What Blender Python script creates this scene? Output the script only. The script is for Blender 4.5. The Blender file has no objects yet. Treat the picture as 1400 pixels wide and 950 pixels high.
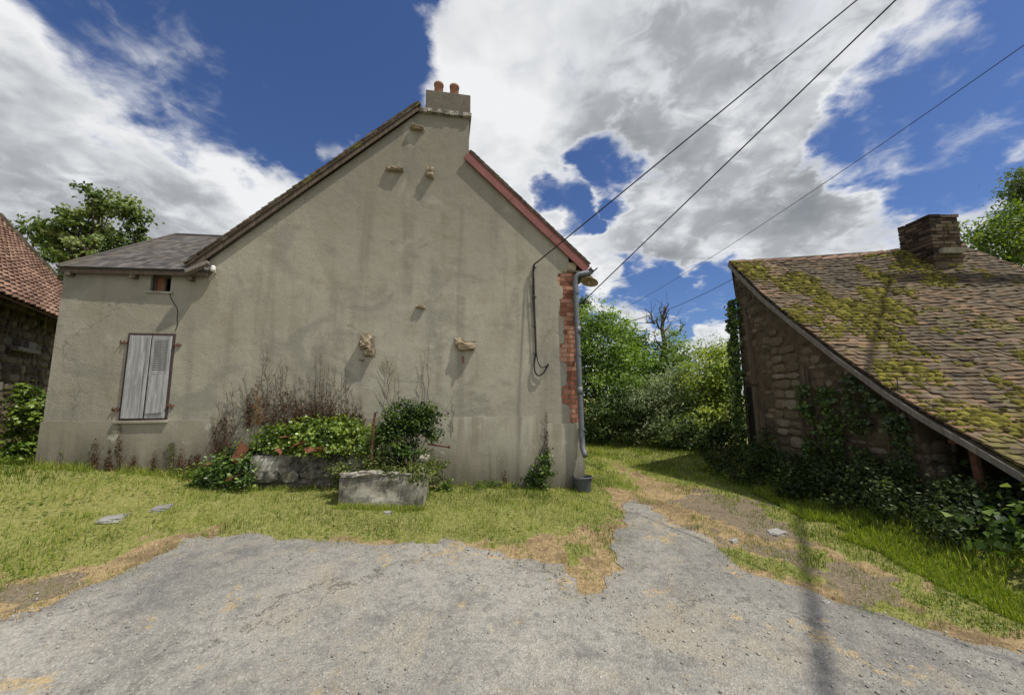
import bpy, bmesh, math
import numpy as np
from mathutils import Vector, Matrix

rng = np.random.default_rng(11)
SC = bpy.context.scene
COL = SC.collection
PI = math.pi
EYE = 1.6
F_PX = 526.0                      # focal length in pixels of a 1400 px wide frame
CAM = np.array([0.0, 0.0, EYE])

# ------------------------------------------------------------------ camera
pitch, roll = math.radians(7.2), math.radians(-0.4)
cm = Matrix.Rotation(PI / 2 + pitch, 3, 'X') @ Matrix.Rotation(roll, 3, 'Z')
RM = np.array(cm)
cd = bpy.data.cameras.new('camera')
cd.sensor_width = 36.0
cd.lens = 36.0 * F_PX / 1400.0
cd.clip_end = 2000
cd.clip_start = 0.05
co = bpy.data.objects.new('camera', cd)
COL.objects.link(co)
co.matrix_world = Matrix.Translation((0, 0, EYE)) @ cm.to_4x4()
SC.camera = co

def ray(px, py):
    return RM @ np.array([(px - 700) / F_PX, -(py - 475) / F_PX, -1.0])
def at(px, py, Y):
    d = ray(px, py)
    return CAM + d * (Y / d[1])

# ------------------------------------------------------------------ noise helpers
def _h(i, j, s):
    n = (i * 374761393 + j * 668265263 + s * 1442695041) & 0x7fffffff
    n = ((n ^ (n >> 13)) * 1274126177) & 0x7fffffff
    return ((n ^ (n >> 16)) & 0xffff) / 65535.0
def vnoise(x, y, s=0):
    x = np.asarray(x, float); y = np.asarray(y, float)
    i = np.floor(x).astype(np.int64); j = np.floor(y).astype(np.int64)
    u = x - i; v = y - j
    u = u * u * (3 - 2 * u); v = v * v * (3 - 2 * v)
    a = _h(i, j, s); b = _h(i + 1, j, s); c = _h(i, j + 1, s); d = _h(i + 1, j + 1, s)
    return (a * (1 - u) + b * u) * (1 - v) + (c * (1 - u) + d * u) * v
def fbm(x, y, s=0, o=4):
    t = 0; a = .5
    for k in range(o):
        t = t + a * vnoise(np.asarray(x) * 2 ** k, np.asarray(y) * 2 ** k, s + k * 17)
        a *= .5
    return t / (1 - .5 ** o)
def sstep(a, b, x):
    t = np.clip((np.asarray(x, float) - a) / (b - a), 0, 1)
    return t * t * (3 - 2 * t)

# ------------------------------------------------------------------ terrain
def terrain(x, y):
    x = np.asarray(x, float); y = np.asarray(y, float)
    g = .12 + .07 * np.maximum(0, 1.2 - x) + .045 * np.maximum(0, -3.2 - x)
    g = np.minimum(g, .76 - .11 * np.maximum(0, -6.2 - x))
    g = np.where(x < -6, np.maximum(g, .35), g)
    g = g - .05 * sstep(1.2, 3, x)
    bank = .22 * sstep(3.9, 4.8, x - .12 * (y - 6)) * sstep(9.5, 7.5, y) * sstep(0, 2.5, y)
    far = 1 - sstep(25, 60, np.hypot(x, y))
    und = (fbm(x * .9, y * .9, 3) - .5) * .05 + (fbm(x * 4, y * 4, 5) - .5) * .018
    return ((g * sstep(1.2, 5.2, y)) + bank + und * sstep(.5, 3, y)) * far
def gnd(px, py, dz=0.0):
    d = ray(px, py); t = (0.2 - EYE) / d[2]
    for _ in range(25):
        P = CAM + d * t
        t = t + .7 * ((float(terrain(P[0], P[1])) + dz - EYE) / d[2] - t)
    return CAM + d * t

# ------------------------------------------------------------------ tags
def tag(o, label=None, cat=None, group=None, kind=None):
    if label: o['label'] = label
    if cat: o['category'] = cat
    if group: o['group'] = group
    if kind: o['kind'] = kind
    return o
def empty(name, loc=(0, 0, 0), rz=0.0, label=None, cat=None, group=None):
    o = bpy.data.objects.new(name, None)
    o.empty_display_size = .2
    COL.objects.link(o)
    o.location = loc; o.rotation_euler = (0, 0, rz)
    return tag(o, label, cat, group)

def np_mesh(name, V, F, mat, parent=None, col=None, smooth=False):
    V = np.asarray(V, np.float32); F = np.asarray(F, np.int32)
    me = bpy.data.meshes.new(name)
    k = F.shape[1]
    me.vertices.add(len(V)); me.vertices.foreach_set('co', V.ravel())
    me.loops.add(F.size); me.loops.foreach_set('vertex_index', F.ravel())
    me.polygons.add(len(F))
    me.polygons.foreach_set('loop_start', np.arange(0, F.size, k, dtype=np.int32))
    me.polygons.foreach_set('loop_total', np.full(len(F), k, np.int32))
    if col is not None:
        a = me.color_attributes.new('col', 'FLOAT_COLOR', 'POINT')
        c = np.ones((len(V), 4), np.float32); c[:, :3] = col
        a.data.foreach_set('color', c.ravel())
    me.update(calc_edges=True)
    if smooth:
        me.polygons.foreach_set('use_smooth', np.ones(len(F), bool))
    if mat: me.materials.append(mat)
    o = bpy.data.objects.new(name, me)
    COL.objects.link(o)
    if parent: o.parent = parent
    return o

class MB:
    """collects shapes, then links them as one mesh object"""
    def __init__(s): s.V = []; s.F = []; s.T = []
    def add(s, vs, fs, t=.5):
        b = len(s.V)
        s.V += [tuple(v) for v in vs]
        s.F += [tuple(b + i for i in f) for f in fs]
        s.T += [t] * len(vs) if np.isscalar(t) else list(t)
    def hexa(s, p, t=.5):
        s.add(p, [(3, 2, 1, 0), (4, 5, 6, 7), (0, 1, 5, 4), (1, 2, 6, 5), (2, 3, 7, 6), (3, 0, 4, 7)], t)
    def box(s, a, b, t=.5, jit=0.0):
        x0, y0, z0 = a; x1, y1, z1 = b
        p = np.array([(x0, y0, z0), (x1, y0, z0), (x1, y1, z0), (x0, y1, z0), (x0, y0, z1), (x1, y0, z1), (x1, y1, z1), (x0, y1, z1)], float)
        if jit: p = p + rng.uniform(-jit, jit, p.shape)
        s.hexa(p, t)
    def obox(s, c, ax, ay, az, t=.5):
        c = np.array(c, float); ax = np.array(ax, float); ay = np.array(ay, float); az = np.array(az, float)
        s.hexa([c - ax - ay - az, c + ax - ay - az, c + ax + ay - az, c - ax + ay - az,
                c - ax - ay + az, c + ax - ay + az, c + ax + ay + az, c - ax + ay + az], t)
    def tube(s, pts, r, n=8, t=.5, cap=True):
        pts = np.array(pts, float); r = np.broadcast_to(np.array(r, float), (len(pts),))
        rings = []
        up = np.array([0.13, .31, .94])
        for i in range(len(pts)):
            d = pts[min(i + 1, len(pts) - 1)] - pts[max(i - 1, 0)]
            d /= np.linalg.norm(d) + 1e-9
            if abs(d @ up) > .97: up = np.array([.95, .2, .1])
            a = np.cross(d, up); a /= np.linalg.norm(a); b = np.cross(d, a)
            up = -b if abs(d @ b) < .9 else up
            ang = np.arange(n) * 2 * PI / n
            rings.append(pts[i] + r[i] * (np.cos(ang)[:, None] * a + np.sin(ang)[:, None] * b))
        vs = np.concatenate(rings); fs = []
        for i in range(len(pts) - 1):
            for k in range(n):
                k2 = (k + 1) % n
                fs.append((i * n + k, i * n + k2, (i + 1) * n + k2, (i + 1) * n + k))
        if cap:
            fs.append(tuple(range(n))[::-1]); fs.append(tuple((len(pts) - 1) * n + k for k in range(n)))
        s.add(vs, fs, t)
    def lathe(s, prof, n=20, c=(0, 0, 0), t=.5, M=None):
        vs = []
        for r, z in prof:
            for k in range(n):
                a = 2 * PI * k / n
                v = np.array([r * math.cos(a), r * math.sin(a), z])
                if M is not None: v = M @ v
                vs.append(v + np.array(c))
        fs = []
        for i in range(len(prof) - 1):
            for k in range(n):
                k2 = (k + 1) % n
                fs.append((i * n + k, i * n + k2, (i + 1) * n + k2, (i + 1) * n + k))
        s.add(vs, fs, t)
    def build(s, name, mat, parent=None, smooth=False, bevel=0.0):
        me = bpy.data.meshes.new(name)
        me.from_pydata(s.V, [], s.F)
        a = me.color_attributes.new('col', 'FLOAT_COLOR', 'POINT')
        t = np.array(s.T, np.float32)
        c = np.ones((len(t), 4), np.float32); c[:, :3] = t[:, None] if t.ndim == 1 else t
        a.data.foreach_set('color', c.ravel())
        me.update()
        if smooth: me.polygons.foreach_set('use_smooth', np.ones(len(me.polygons), bool))
        me.materials.append(mat)
        o = bpy.data.objects.new(name, me)
        COL.objects.link(o)
        if parent: o.parent = parent
        if bevel:
            m = o.modifiers.new('bevel', 'BEVEL'); m.width = bevel; m.segments = 2; m.limit_method = 'ANGLE'
        return o

def plate(name, outer, holes, y0, y1, mat, parent):
    """flat panel in the local x-z plane with holes, between depths y0 (front) and y1"""
    bm = bmesh.new(); es = []
    for lp in [outer] + holes:
        vs = [bm.verts.new((u, y0, z)) for u, z in lp]
        es += [bm.edges.new((vs[i], vs[(i + 1) % len(vs)])) for i in range(len(vs))]
    bmesh.ops.triangle_fill(bm, edges=es, use_beauty=True, use_dissolve=False)
    r = bmesh.ops.extrude_face_region(bm, geom=list(bm.faces))
    for v in r['geom']:
        if isinstance(v, bmesh.types.BMVert): v.co.y = y1
    bmesh.ops.recalc_face_normals(bm, faces=bm.faces)
    me = bpy.data.meshes.new(name); bm.to_mesh(me); bm.free()
    me.materials.append(mat)
    o = bpy.data.objects.new(name, me); COL.objects.link(o)
    if parent: o.parent = parent
    return o

def rock(name, c, size, mat, parent=None, seed=0, rough=.16, sub=2, rz=0.0, M=None):
    """irregular stone: a subdivided block pushed about by noise"""
    bm = bmesh.new(); bmesh.ops.create_cube(bm, size=1.0)
    bmesh.ops.subdivide_edges(bm, edges=list(bm.edges), cuts=sub + 1, use_grid_fill=True)
    r2 = np.random.default_rng(seed); off = r2.uniform(0, 50, 3)
    for v in bm.verts:
        p = np.array(v.co); q = p / (np.linalg.norm(p) + 1e-6) * .56
        p = p * .62 + q * .38
        nz = np.array([vnoise(p[0] * 3 + off[0], p[1] * 3 + p[2] * 4 + off[1], k) - .5 for k in range(3)])
        nz2 = np.array([vnoise(p[0] * 9 + off[0], p[1] * 9 + p[2] * 8 + off[1], k + 5) - .5 for k in range(3)])
        p = p + nz * rough * 1.6 + nz2 * rough * .6
        p = p * np.array(size)
        ca, sa = math.cos(rz), math.sin(rz)
        v.co = (p[0] * ca - p[1] * sa + c[0], p[0] * sa + p[1] * ca + c[1], p[2] + c[2])
    me = bpy.data.meshes.new(name); bm.to_mesh(me); bm.free()
    me.materials.append(mat)
    o = bpy.data.objects.new(name, me); COL.objects.link(o)
    if parent: o.parent = parent
    return o

# ------------------------------------------------------------------ materials
class NT:
    def __init__(s, name):
        s.m = bpy.data.materials.new(name); s.m.use_nodes = True
        s.t = s.m.node_tree
        s.b = s.t.nodes['Principled BSDF']; s.out = s.t.nodes['Material Output']
        s.b.inputs['Specular IOR Level'].default_value = .25
        s.obj = s.n('ShaderNodeTexCoord').outputs['Object']
    def n(s, typ, **kw):
        x = s.t.nodes.new(typ)
        for k, v in kw.items(): setattr(x, k, v)
        return x
    def set(s, sock, v):
        if v is None: return
        if isinstance(v, bpy.types.NodeSocket): s.t.links.new(v, sock)
        else:
            if isinstance(v, tuple) and len(v) == 3 and sock.type == 'RGBA': v = v + (1,)
            sock.default_value = v
    def scaled(s, sc, vec=None):
        x = s.n('ShaderNodeMapping'); s.set(x.inputs[0], vec or s.obj); x.inputs['Scale'].default_value = sc
        return x.outputs[0]
    def noise(s, scale, detail=5, rough=.55, vec=None, dist=0.0):
        x = s.n('ShaderNodeTexNoise'); s.set(x.inputs['Vector'], vec or s.obj)
        x.inputs['Scale'].default_value = scale; x.inputs['Detail'].default_value = detail
        x.inputs['Roughness'].default_value = rough; x.inputs['Distortion'].default_value = dist
        return x.outputs['Fac']
    def voro(s, scale, feature='F1', vec=None, out='Distance', rand=1.0):
        x = s.n('ShaderNodeTexVoronoi', feature=feature); s.set(x.inputs['Vector'], vec or s.obj)
        x.inputs['Scale'].default_value = scale; x.inputs['Randomness'].default_value = rand
        return x.outputs[out]
    def ramp(s, fac, stops):
        x = s.n('ShaderNodeValToRGB'); s.set(x.inputs[0], fac)
        e = x.color_ramp.elements
        while len(e) < len(stops): e.new(.5)
        for k, (p, c) in enumerate(stops):
            e[k].position = p
            e[k].color = (c, c, c, 1) if np.isscalar(c) else tuple(c) + (1,)
        return x.outputs[0]
    def mix(s, fac, a, b, mode='MIX'):
        x = s.n('ShaderNodeMix', data_type='RGBA', blend_type=mode)
        s.set(x.inputs[0], fac); s.set(x.inputs[6], a); s.set(x.inputs[7], b)
        return x.outputs[2]
    def math(s, op, a, b=None, c=None):
        x = s.n('ShaderNodeMath', operation=op)
        s.set(x.inputs[0], a); s.set(x.inputs[1], b); s.set(x.inputs[2], c)
        return x.outputs[0]
    def mrange(s, v, a, b, c=0.0, d=1.0, smooth=True):
        x = s.n('ShaderNodeMapRange', interpolation_type='SMOOTHSTEP' if smooth else 'LINEAR')
        s.set(x.inputs[0], v)
        for k, q in zip((1, 2, 3, 4), (a, b, c, d)): s.set(x.inputs[k], q)
        return x.outputs[0]
    def sep(s, vec=None):
        x = s.n('ShaderNodeSeparateXYZ'); s.set(x.inputs[0], vec or s.obj); return x.outputs
    def attr(s, name='col'):
        return s.n('ShaderNodeAttribute', attribute_name=name).outputs['Color']
    def bump(s, h, strength=.4, dist=.01, prev=None):
        x = s.n('ShaderNodeBump'); s.set(x.inputs['Height'], h)
        x.inputs['Strength'].default_value = strength; x.inputs['Distance'].default_value = dist
        if prev is not None: s.set(x.inputs['Normal'], prev)
        return x.outputs[0]
    def done(s, col, rough=.85, normal=None, metal=None, spec=None):
        s.set(s.b.inputs['Base Color'], col); s.set(s.b.inputs['Roughness'], rough)
        if normal is not None: s.set(s.b.inputs['Normal'], normal)
        if metal is not None: s.b.inputs['Metallic'].default_value = metal
        if spec is not None: s.b.inputs['Specular IOR Level'].default_value = spec
        return s.m

M = {}
def m_plaster():
    t = NT('plaster')
    z = t.sep()[2]; x = t.sep()[0]
    n1 = t.noise(.55, 4, .6, dist=.4); n2 = t.noise(2.3, 5, .65)
    st = t.noise(1.0, 5, .6, vec=t.scaled((3.2, 3.2, .28)))
    fine = t.noise(70, 3, .7)
    c = t.ramp(n1, [(.3, (.352, .324, .246)), (.7, (.466, .438, .345))])
    wq = t.n('ShaderNodeTexNoise'); t.set(wq.inputs['Vector'], t.obj); wq.inputs['Scale'].default_value = 1.6; wq.inputs['Detail'].default_value = 7; wq.inputs['Roughness'].default_value = .65
    wvec = t.mix(.42, t.obj, wq.outputs['Color'])
    cell = t.n('ShaderNodeTexVoronoi'); t.set(cell.inputs['Vector'], wvec); cell.inputs['Scale'].default_value = .75
    cs = t.sep(cell.outputs['Color'])[0]
    c = t.mix(t.mrange(cs, .15, .85), c, t.mix(1.0, c, (.80, .80, .81), 'MULTIPLY'))      # coats of different age
    c = t.mix(t.mrange(n2, .48, .75), c, (.30, .272, .19))
    c = t.mix(t.math('MULTIPLY', t.mrange(st, .48, .70), .62), c, (.215, .195, .15))
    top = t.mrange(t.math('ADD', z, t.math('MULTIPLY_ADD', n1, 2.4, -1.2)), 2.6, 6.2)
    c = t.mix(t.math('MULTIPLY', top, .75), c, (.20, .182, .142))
    # soot band below the chimney and under the eaves, grey damp low on the wall
    low = t.mrange(t.math('ADD', z, t.math('MULTIPLY_ADD', n2, 1.6, -.8)), 2.3, 1.2)
    c = t.mix(t.math('MULTIPLY', low, .35), c, (.33, .31, .25))
    pale = t.mrange(t.noise(.9, 5, .62, vec=t.scaled((1, 1, .8)), dist=.7), .57, .7)
    c = t.mix(t.math('MULTIPLY', pale, .4), c, (.49, .465, .38))
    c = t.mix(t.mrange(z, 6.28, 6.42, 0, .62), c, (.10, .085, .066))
    c = t.mix(t.mrange(fine, .35, .7), t.mix(1.0, c, (.8, .8, .8), 'MULTIPLY'), c)
    blot = t.mrange(t.noise(1.25, 7, .70, dist=.8), .50, .63)
    c = t.mix(t.math('MULTIPLY', blot, .58), c, (.205, .195, .162))
    wash = t.mrange(t.noise(1.0, 6, .7, vec=t.scaled((1.6, 1.6, .5)), dist=.4), .53, .66)
    c = t.mix(t.math('MULTIPLY', wash, .35), c, (.27, .25, .20))
    spots = t.mrange(t.noise(5.5, 6, .75), .62, .70)
    c = t.mix(t.math('MULTIPLY', spots, .35), c, (.20, .175, .13))
    crk = t.voro(.62, 'DISTANCE_TO_EDGE', vec=wvec)
    crk = t.math('MULTIPLY', t.mrange(crk, .0042, .0), t.mrange(t.noise(.9, 3), .5, .6))
    c = t.mix(t.math('MULTIPLY', crk, .5), c, (.12, .1, .08))
    b = t.bump(t.noise(55, 4, .75), .55, .012)
    b = t.bump(t.noise(6, 4, .6), .35, .03, b)
    return t.done(c, .95, b, spec=.1)
def m_plinth():
    t = NT('plinth_render')
    z = t.sep()[2]; x = t.sep()[0]
    n1 = t.noise(1.1, 5, .6, dist=.5); st = t.noise(1.0, 5, .65, vec=t.scaled((4.5, 4.5, .5)))
    c = t.ramp(n1, [(.3, (.32, .298, .232)), (.7, (.44, .418, .338))])
    left = t.mrange(x, -1.5, -3.6)
    br = t.mrange(t.math('ADD', st, t.math('MULTIPLY', left, .12)), .44, .64)
    c = t.mix(t.math('MULTIPLY', br, .5), c, (.19, .158, .11))
    gm = t.mrange(t.noise(1.7, 7, .72, dist=.7), .5, .62)
    c = t.mix(t.math('MULTIPLY', gm, .22), c, (.22, .2, .155))
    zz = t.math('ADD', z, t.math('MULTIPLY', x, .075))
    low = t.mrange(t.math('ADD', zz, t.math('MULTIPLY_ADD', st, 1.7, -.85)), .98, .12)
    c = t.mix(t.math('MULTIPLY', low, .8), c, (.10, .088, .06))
    c = t.mix(t.mrange(t.noise(60, 3, .7), .3, .7), t.mix(1.0, c, (.82, .82, .82), 'MULTIPLY'), c)
    c = t.mix(t.math('MULTIPLY', t.mrange(t.noise(3.2, 5, .7), .6, .68), .45), c, (.56, .53, .44))
    b = t.bump(t.noise(45, 4, .7), .35, .008); b = t.bump(t.noise(5, 3), .3, .02, b)
    return t.done(c, .95, b, spec=.1)
def m_tint(name, stops, rough=.85, nscale=18, namt=.25, bump=.3, bdist=.006, moss=None, spec=.2, big=None):
    """colour from each piece's own tint, broken up by noise"""
    t = NT(name)
    n = t.noise(nscale, 5, .65)
    f = t.math('ADD', t.attr(), t.math('MULTIPLY_ADD', n, namt * 2, -namt))
    c = t.ramp(f, stops)
    if big:
        c = t.mix(t.math('MULTIPLY', t.mrange(t.noise(big[0], 5, .65), big[1], big[1] + .15), big[2]), c, big[3])
    if moss:
        mk = t.mrange(t.noise(moss[0], 6, .72), moss[1], moss[1] + .07)
        c = t.mix(t.math('MULTIPLY', mk, moss[2]), c, t.ramp(t.noise(moss[0] * 7, 3), [(.3, moss[3]), (.7, moss[4])]))
    b = t.bump(t.noise(nscale * 3.2, 5, .7), bump, bdist)
    return t.done(c, rough, b, spec=spec)
def m_plain(name, col, rough=.8, var=.25, scale=14, metal=None, bump=.15, spec=.3, stain=None, sv=None):
    t = NT(name)
    vec = t.scaled(sv) if sv else None
    n = t.noise(scale, 5, .65, vec=vec)
    lo = tuple(k * (1 - var) for k in col); hi = tuple(min(1, k * (1 + var)) for k in col)
    c = t.ramp(n, [(.3, lo), (.7, hi)])
    if stain: c = t.mix(t.math('MULTIPLY', t.mrange(t.noise(stain[0], 5, .7, vec=vec), stain[1], stain[1] + .12), stain[2]), c, stain[3])
    return t.done(c, rough, t.bump(t.noise(scale * 3, 4, .7, vec=vec), bump, .006), metal, spec)
def m_leaf(name, transl=.35, rough=.5, spec=.3):
    t = NT(name)
    col = t.attr()
    t.done(col, rough, None, spec=spec)
    tr = t.n('ShaderNodeBsdfTranslucent')
    hs = t.n('ShaderNodeHueSaturation'); t.set(hs.inputs['Color'], col)
    hs.inputs['Saturation'].default_value = 1.15; hs.inputs['Value'].default_value = 1.5; hs.inputs['Hue'].default_value = .49
    t.set(tr.inputs[0], hs.outputs[0])
    mx = t.n('ShaderNodeMixShader'); mx.inputs[0].default_value = transl
    t.t.links.new(t.b.outputs[0], mx.inputs[1]); t.t.links.new(tr.outputs[0], mx.inputs[2])
    t.t.links.new(mx.outputs[0], t.out.inputs[0])
    return t.m
def m_asphalt():
    t = NT('old_asphalt')
    n1 = t.noise(.45, 5, .6, dist=.5); n2 = t.noise(2.2, 6, .7); n3 = t.noise(14, 5, .7)
    c = t.ramp(n1, [(.32, (.19, .183, .167)), (.66, (.335, .32, .282))])
    c = t.mix(t.math('MULTIPLY', t.mrange(n2, .5, .68), .6), c, (.118, .119, .12))
    c = t.mix(t.math('MULTIPLY', t.mrange(n3, .44, .7), .5), c, (.10, .1, .098))
    dust = t.mrange(t.noise(1.15, 7, .76, dist=.6), .50, .66)
    c = t.mix(t.math('MULTIPLY', dust, .6), c, (.30, .265, .20))
    dk = t.mrange(t.noise(.9, 7, .74, vec=t.scaled((1.3, .8, 1)), dist=.8), .55, .68)
    c = t.mix(t.math('MULTIPLY', dk, .5), c, (.105, .10, .092))
    straw = t.math('MULTIPLY', t.mrange(t.noise(1.7, 6, .72, dist=.3), .575, .64), t.mrange(t.noise(30, 4, .8), .4, .55))
    c = t.mix(t.math('MULTIPLY', straw, .85), c, (.38, .285, .145))
    # stones of the worn surface
    v = t.n('ShaderNodeTexVoronoi'); t.set(v.inputs['Vector'], t.obj); v.inputs['Scale'].default_value = 105
    st = t.ramp(t.sep(v.outputs['Color'])[0], [(.0, .6), (.5, .95), (.85, 1.1), (1.0, 1.55)])
    c = t.mix(.55, c, t.mix(1.0, c, st, 'MULTIPLY'))
    v2 = t.n('ShaderNodeTexVoronoi'); t.set(v2.inputs['Vector'], t.obj); v2.inputs['Scale'].default_value = 28
    wh = t.math('MULTIPLY', t.mrange(v2.outputs['Distance'], .26, .16), t.mrange(t.sep(v2.outputs['Color'])[1], .88, .9))
    c = t.mix(t.math('MULTIPLY', wh, .4), c, (.48, .46, .41))
    # crazed cracks
    wn = t.n('ShaderNodeTexNoise'); t.set(wn.inputs['Vector'], t.obj); wn.inputs['Scale'].default_value = 2.2; wn.inputs['Detail'].default_value = 7; wn.inputs['Roughness'].default_value = .65
    wv = t.mix(.55, t.obj, wn.outputs['Color'])
    ck = t.voro(1.6, 'DISTANCE_TO_EDGE', vec=wv)
    ckm = t.math('MULTIPLY', t.mrange(ck, .013, .0), t.mrange(t.noise(.8, 4), .46, .58))
    c = t.mix(t.math('MULTIPLY', ckm, .8), c, (.06, .055, .045))
    b = t.bump(v.outputs['Distance'], .55, .008)
    b = t.bump(t.noise(24, 5, .75), .5, .015, b)
    return t.done(c, .95, b, spec=.12)
def m_ground():
    t = NT('ground_soil')
    w = t.sep(t.attr())       # r green, g straw, b bare grit
    n2 = t.noise(2.5, 6, .7); n3 = t.noise(22, 5, .75)
    green = t.ramp(n3, [(.3, (.10, .105, .034)), (.5, (.19, .195, .062)), (.75, (.32, .28, .125))])
    straw = t.ramp(n3, [(.28, (.13, .09, .05)), (.5, (.29, .215, .115)), (.72, (.42, .325, .185))])
    straw = t.mix(t.math('MULTIPLY', t.mrange(t.noise(1.9, 8, .78), .45, .62), .8), straw, (.135, .098, .058))
    grit = t.ramp(t.noise(45, 4, .8), [(.3, (.10, .08, .055)), (.7, (.235, .195, .14))])
    c = t.mix(t.mrange(t.math('ADD', w[2], t.math('MULTIPLY_ADD', n2, .9, -.45)), .35, .65), straw, grit)
    c = t.mix(t.mrange(t.math('ADD', w[0], t.math('MULTIPLY_ADD', n2, .8, -.4)), .3, .7), c, green)
    b = t.bump(n3, .7, .02); b = t.bump(t.noise(90, 3, .8), .5, .006, b)
    return t.done(c, 1.0, b, spec=.05)
M['plaster'] = m_plaster(); M['plinth'] = m_plinth()
M['asphalt'] = m_asphalt(); M['ground'] = m_ground()
M['brick'] = m_tint('red_brick', [(.1, (.15, .062, .038)), (.5, (.30, .125, .075)), (.9, (.42, .23, .155))], .9, 25, .25, .4)
M['mortar'] = m_plain('lime_mortar', (.46, .41, .33), .95, .2, 20, bump=.4)
M['tile_red'] = m_tint('red_clay_tile', [(.1, (.088, .052, .040)), (.5, (.175, .102, .074)), (.9, (.28, .178, .13))], .85, 9, .3, .3, big=(1.2, .5, .5, (.13, .075, .05)))
M['tile_old'] = m_tint('old_flat_tile', [(.05, (.034, .027, .019)), (.35, (.064, .048, .031)), (.65, (.102, .075, .047)), (.95, (.185, .12, .072))], .9, 12, .28, .45,
                       moss=(1.5, .56, .85, (.07, .062, .022), (.17, .15, .04)), big=(7, .5, .55, (.15, .135, .10)))
M['sooty_brick'] = m_tint('sooty_brick', [(.1, (.020, .015, .012)), (.5, (.052, .034, .024)), (.9, (.12, .085, .062))], .95, 14, .35, .5, moss=(3, .55, .7, (.04, .036, .014), (.10, .088, .028)))
M['slate'] = m_tint('grey_slate', [(.1, (.055, .052, .050)), (.5, (.085, .078, .074)), (.9, (.13, .12, .11))], .8, 8, .3, .3, big=(2.5, .5, .45, (.135, .115, .085)))
M['stone'] = m_tint('rubble_stone', [(.05, (.040, .031, .021)), (.4, (.092, .072, .048)), (.7, (.150, .122, .085)), (.98, (.24, .205, .155))], .95, 11, .3, .6, .012,
                    moss=(4, .6, .4, (.06, .06, .03), (.10, .09, .05)))
M['earth_mortar'] = m_plain('earth_mortar', (.092, .070, .046), 1.0, .4, 9, bump=.6, stain=(3, .55, .6, (.09, .075, .045)))
M['corbel'] = m_tint('ochre_stone', [(.1, (.09, .07, .05)), (.45, (.25, .195, .125)), (.9, (.40, .335, .24))], .95, 12, .5, .6, .01)
M['trough'] = m_tint('lichen_stone', [(.1, (.06, .055, .045)), (.45, (.22, .20, .165)), (.6, (.36, .34, .29)), (.95, (.50, .48, .42))], .95, 15, .6, .9, .02,
                     moss=(5, .56, .75, (.06, .06, .02), (.17, .15, .045)))
M['concrete'] = m_tint('weathered_concrete', [(.1, (.11, .10, .08)), (.5, (.30, .28, .225)), (.9, (.45, .43, .36))], .95, 10, .55, .6, .012,
                       moss=(3.0, .62, .6, (.07, .07, .03), (.16, .14, .05)), big=(2.0, .52, .5, (.16, .14, .105)))
M['patch'] = m_plain('grey_mortar_patch', (.21, .185, .14), 1.0, .35, 9, bump=.6)
M['wood'] = m_plain('weathered_wood', (.185, .165, .14), .85, .35, 6, bump=.5, sv=(7, 7, .5), stain=(4, .55, .5, (.12, .105, .085)))
M['shutter'] = m_plain('faded_grey_paint', (.36, .36, .355), .75, .2, 5, bump=.35, sv=(6, 6, .45), stain=(4.5, .44, .85, (.23, .225, .215)), spec=.2)
M['frame_red'] = m_plain('dark_red_paint', (.06, .038, .036), .7, .3, 12)
M['brown_board'] = m_plain('brown_board', (.20, .085, .04), .85, .3, 8, sv=(5, 5, .6))
M['board_red'] = m_plain('barge_red_paint', (.185, .062, .052), .6, .22, 5, bump=.2, stain=(6, .56, .5, (.17, .05, .045)))
M['wood_dark'] = m_plain('old_oak', (.105, .08, .057), .9, .4, 5, bump=.6, sv=(6, 6, .5))
M['zinc'] = m_plain('zinc', (.145, .155, .165), .65, .18, 8, metal=.35, spec=.4, stain=(5, .6, .4, (.25, .26, .27)))
M['black'] = m_plain('black_rubber', (.018, .018, .018), .6, .2)
M['void'] = m_plain('painted_room_dark', (.012, .011, .010), 1.0, .2)  # near-black that paints in the darkness of unlit rooms and openings
M['rust'] = m_plain('rusty_iron', (.115, .055, .034), .9, .45, 25, bump=.5)
M['enamel'] = m_plain('old_enamel', (.33, .28, .19), .55, .35, 16, stain=(9, .52, .6, (.11, .075, .045)))
M['terracotta'] = m_plain('terracotta', (.31, .135, .075), .9, .3, 14, bump=.4, stain=(8, .55, .5, (.17, .10, .06)))
M['pot'] = m_plain('chimney_clay', (.30, .145, .095), .85, .2, 9, stain=(4, .55, .5, (.2, .11, .08)))
M['bucket'] = m_plain('grey_plastic', (.07, .076, .082), .6, .2, 10)
M['bark'] = m_plain('bark', (.085, .066, .048), 1.0, .45, 9, bump=.8, sv=(3, 3, .6))
M['twig'] = m_plain('dry_stalk', (.12, .09, .062), .95, .35, 30)
M['leaf'] = m_leaf('leaf')
M['leaf_gloss'] = m_leaf('glossy_leaf', .28, .38, .45)
M['dry_leaf'] = m_leaf('dry_leaf', .2, .8, .1)
M['grass'] = m_leaf('grass_blade', .45, .6, .2)
M['moss'] = m_tint('moss', [(.1, (.05, .045, .014)), (.5, (.13, .118, .025)), (.9, (.25, .225, .05))], 1.0, 22, .35, .8, .02, spec=.05)
M['pebble'] = m_tint('grit', [(.1, (.10, .098, .09)), (.6, (.26, .25, .22)), (.95, (.50, .47, .40))], .95, 30, .2, .2)
M['slab'] = m_tint('paving_stone', [(.1, (.16, .155, .145)), (.6, (.27, .265, .25)), (.95, (.36, .35, .32))], .95, 6, .3, .4)
M['white'] = m_plain('white_porcelain', (.72, .70, .66), .4, .1)

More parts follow.
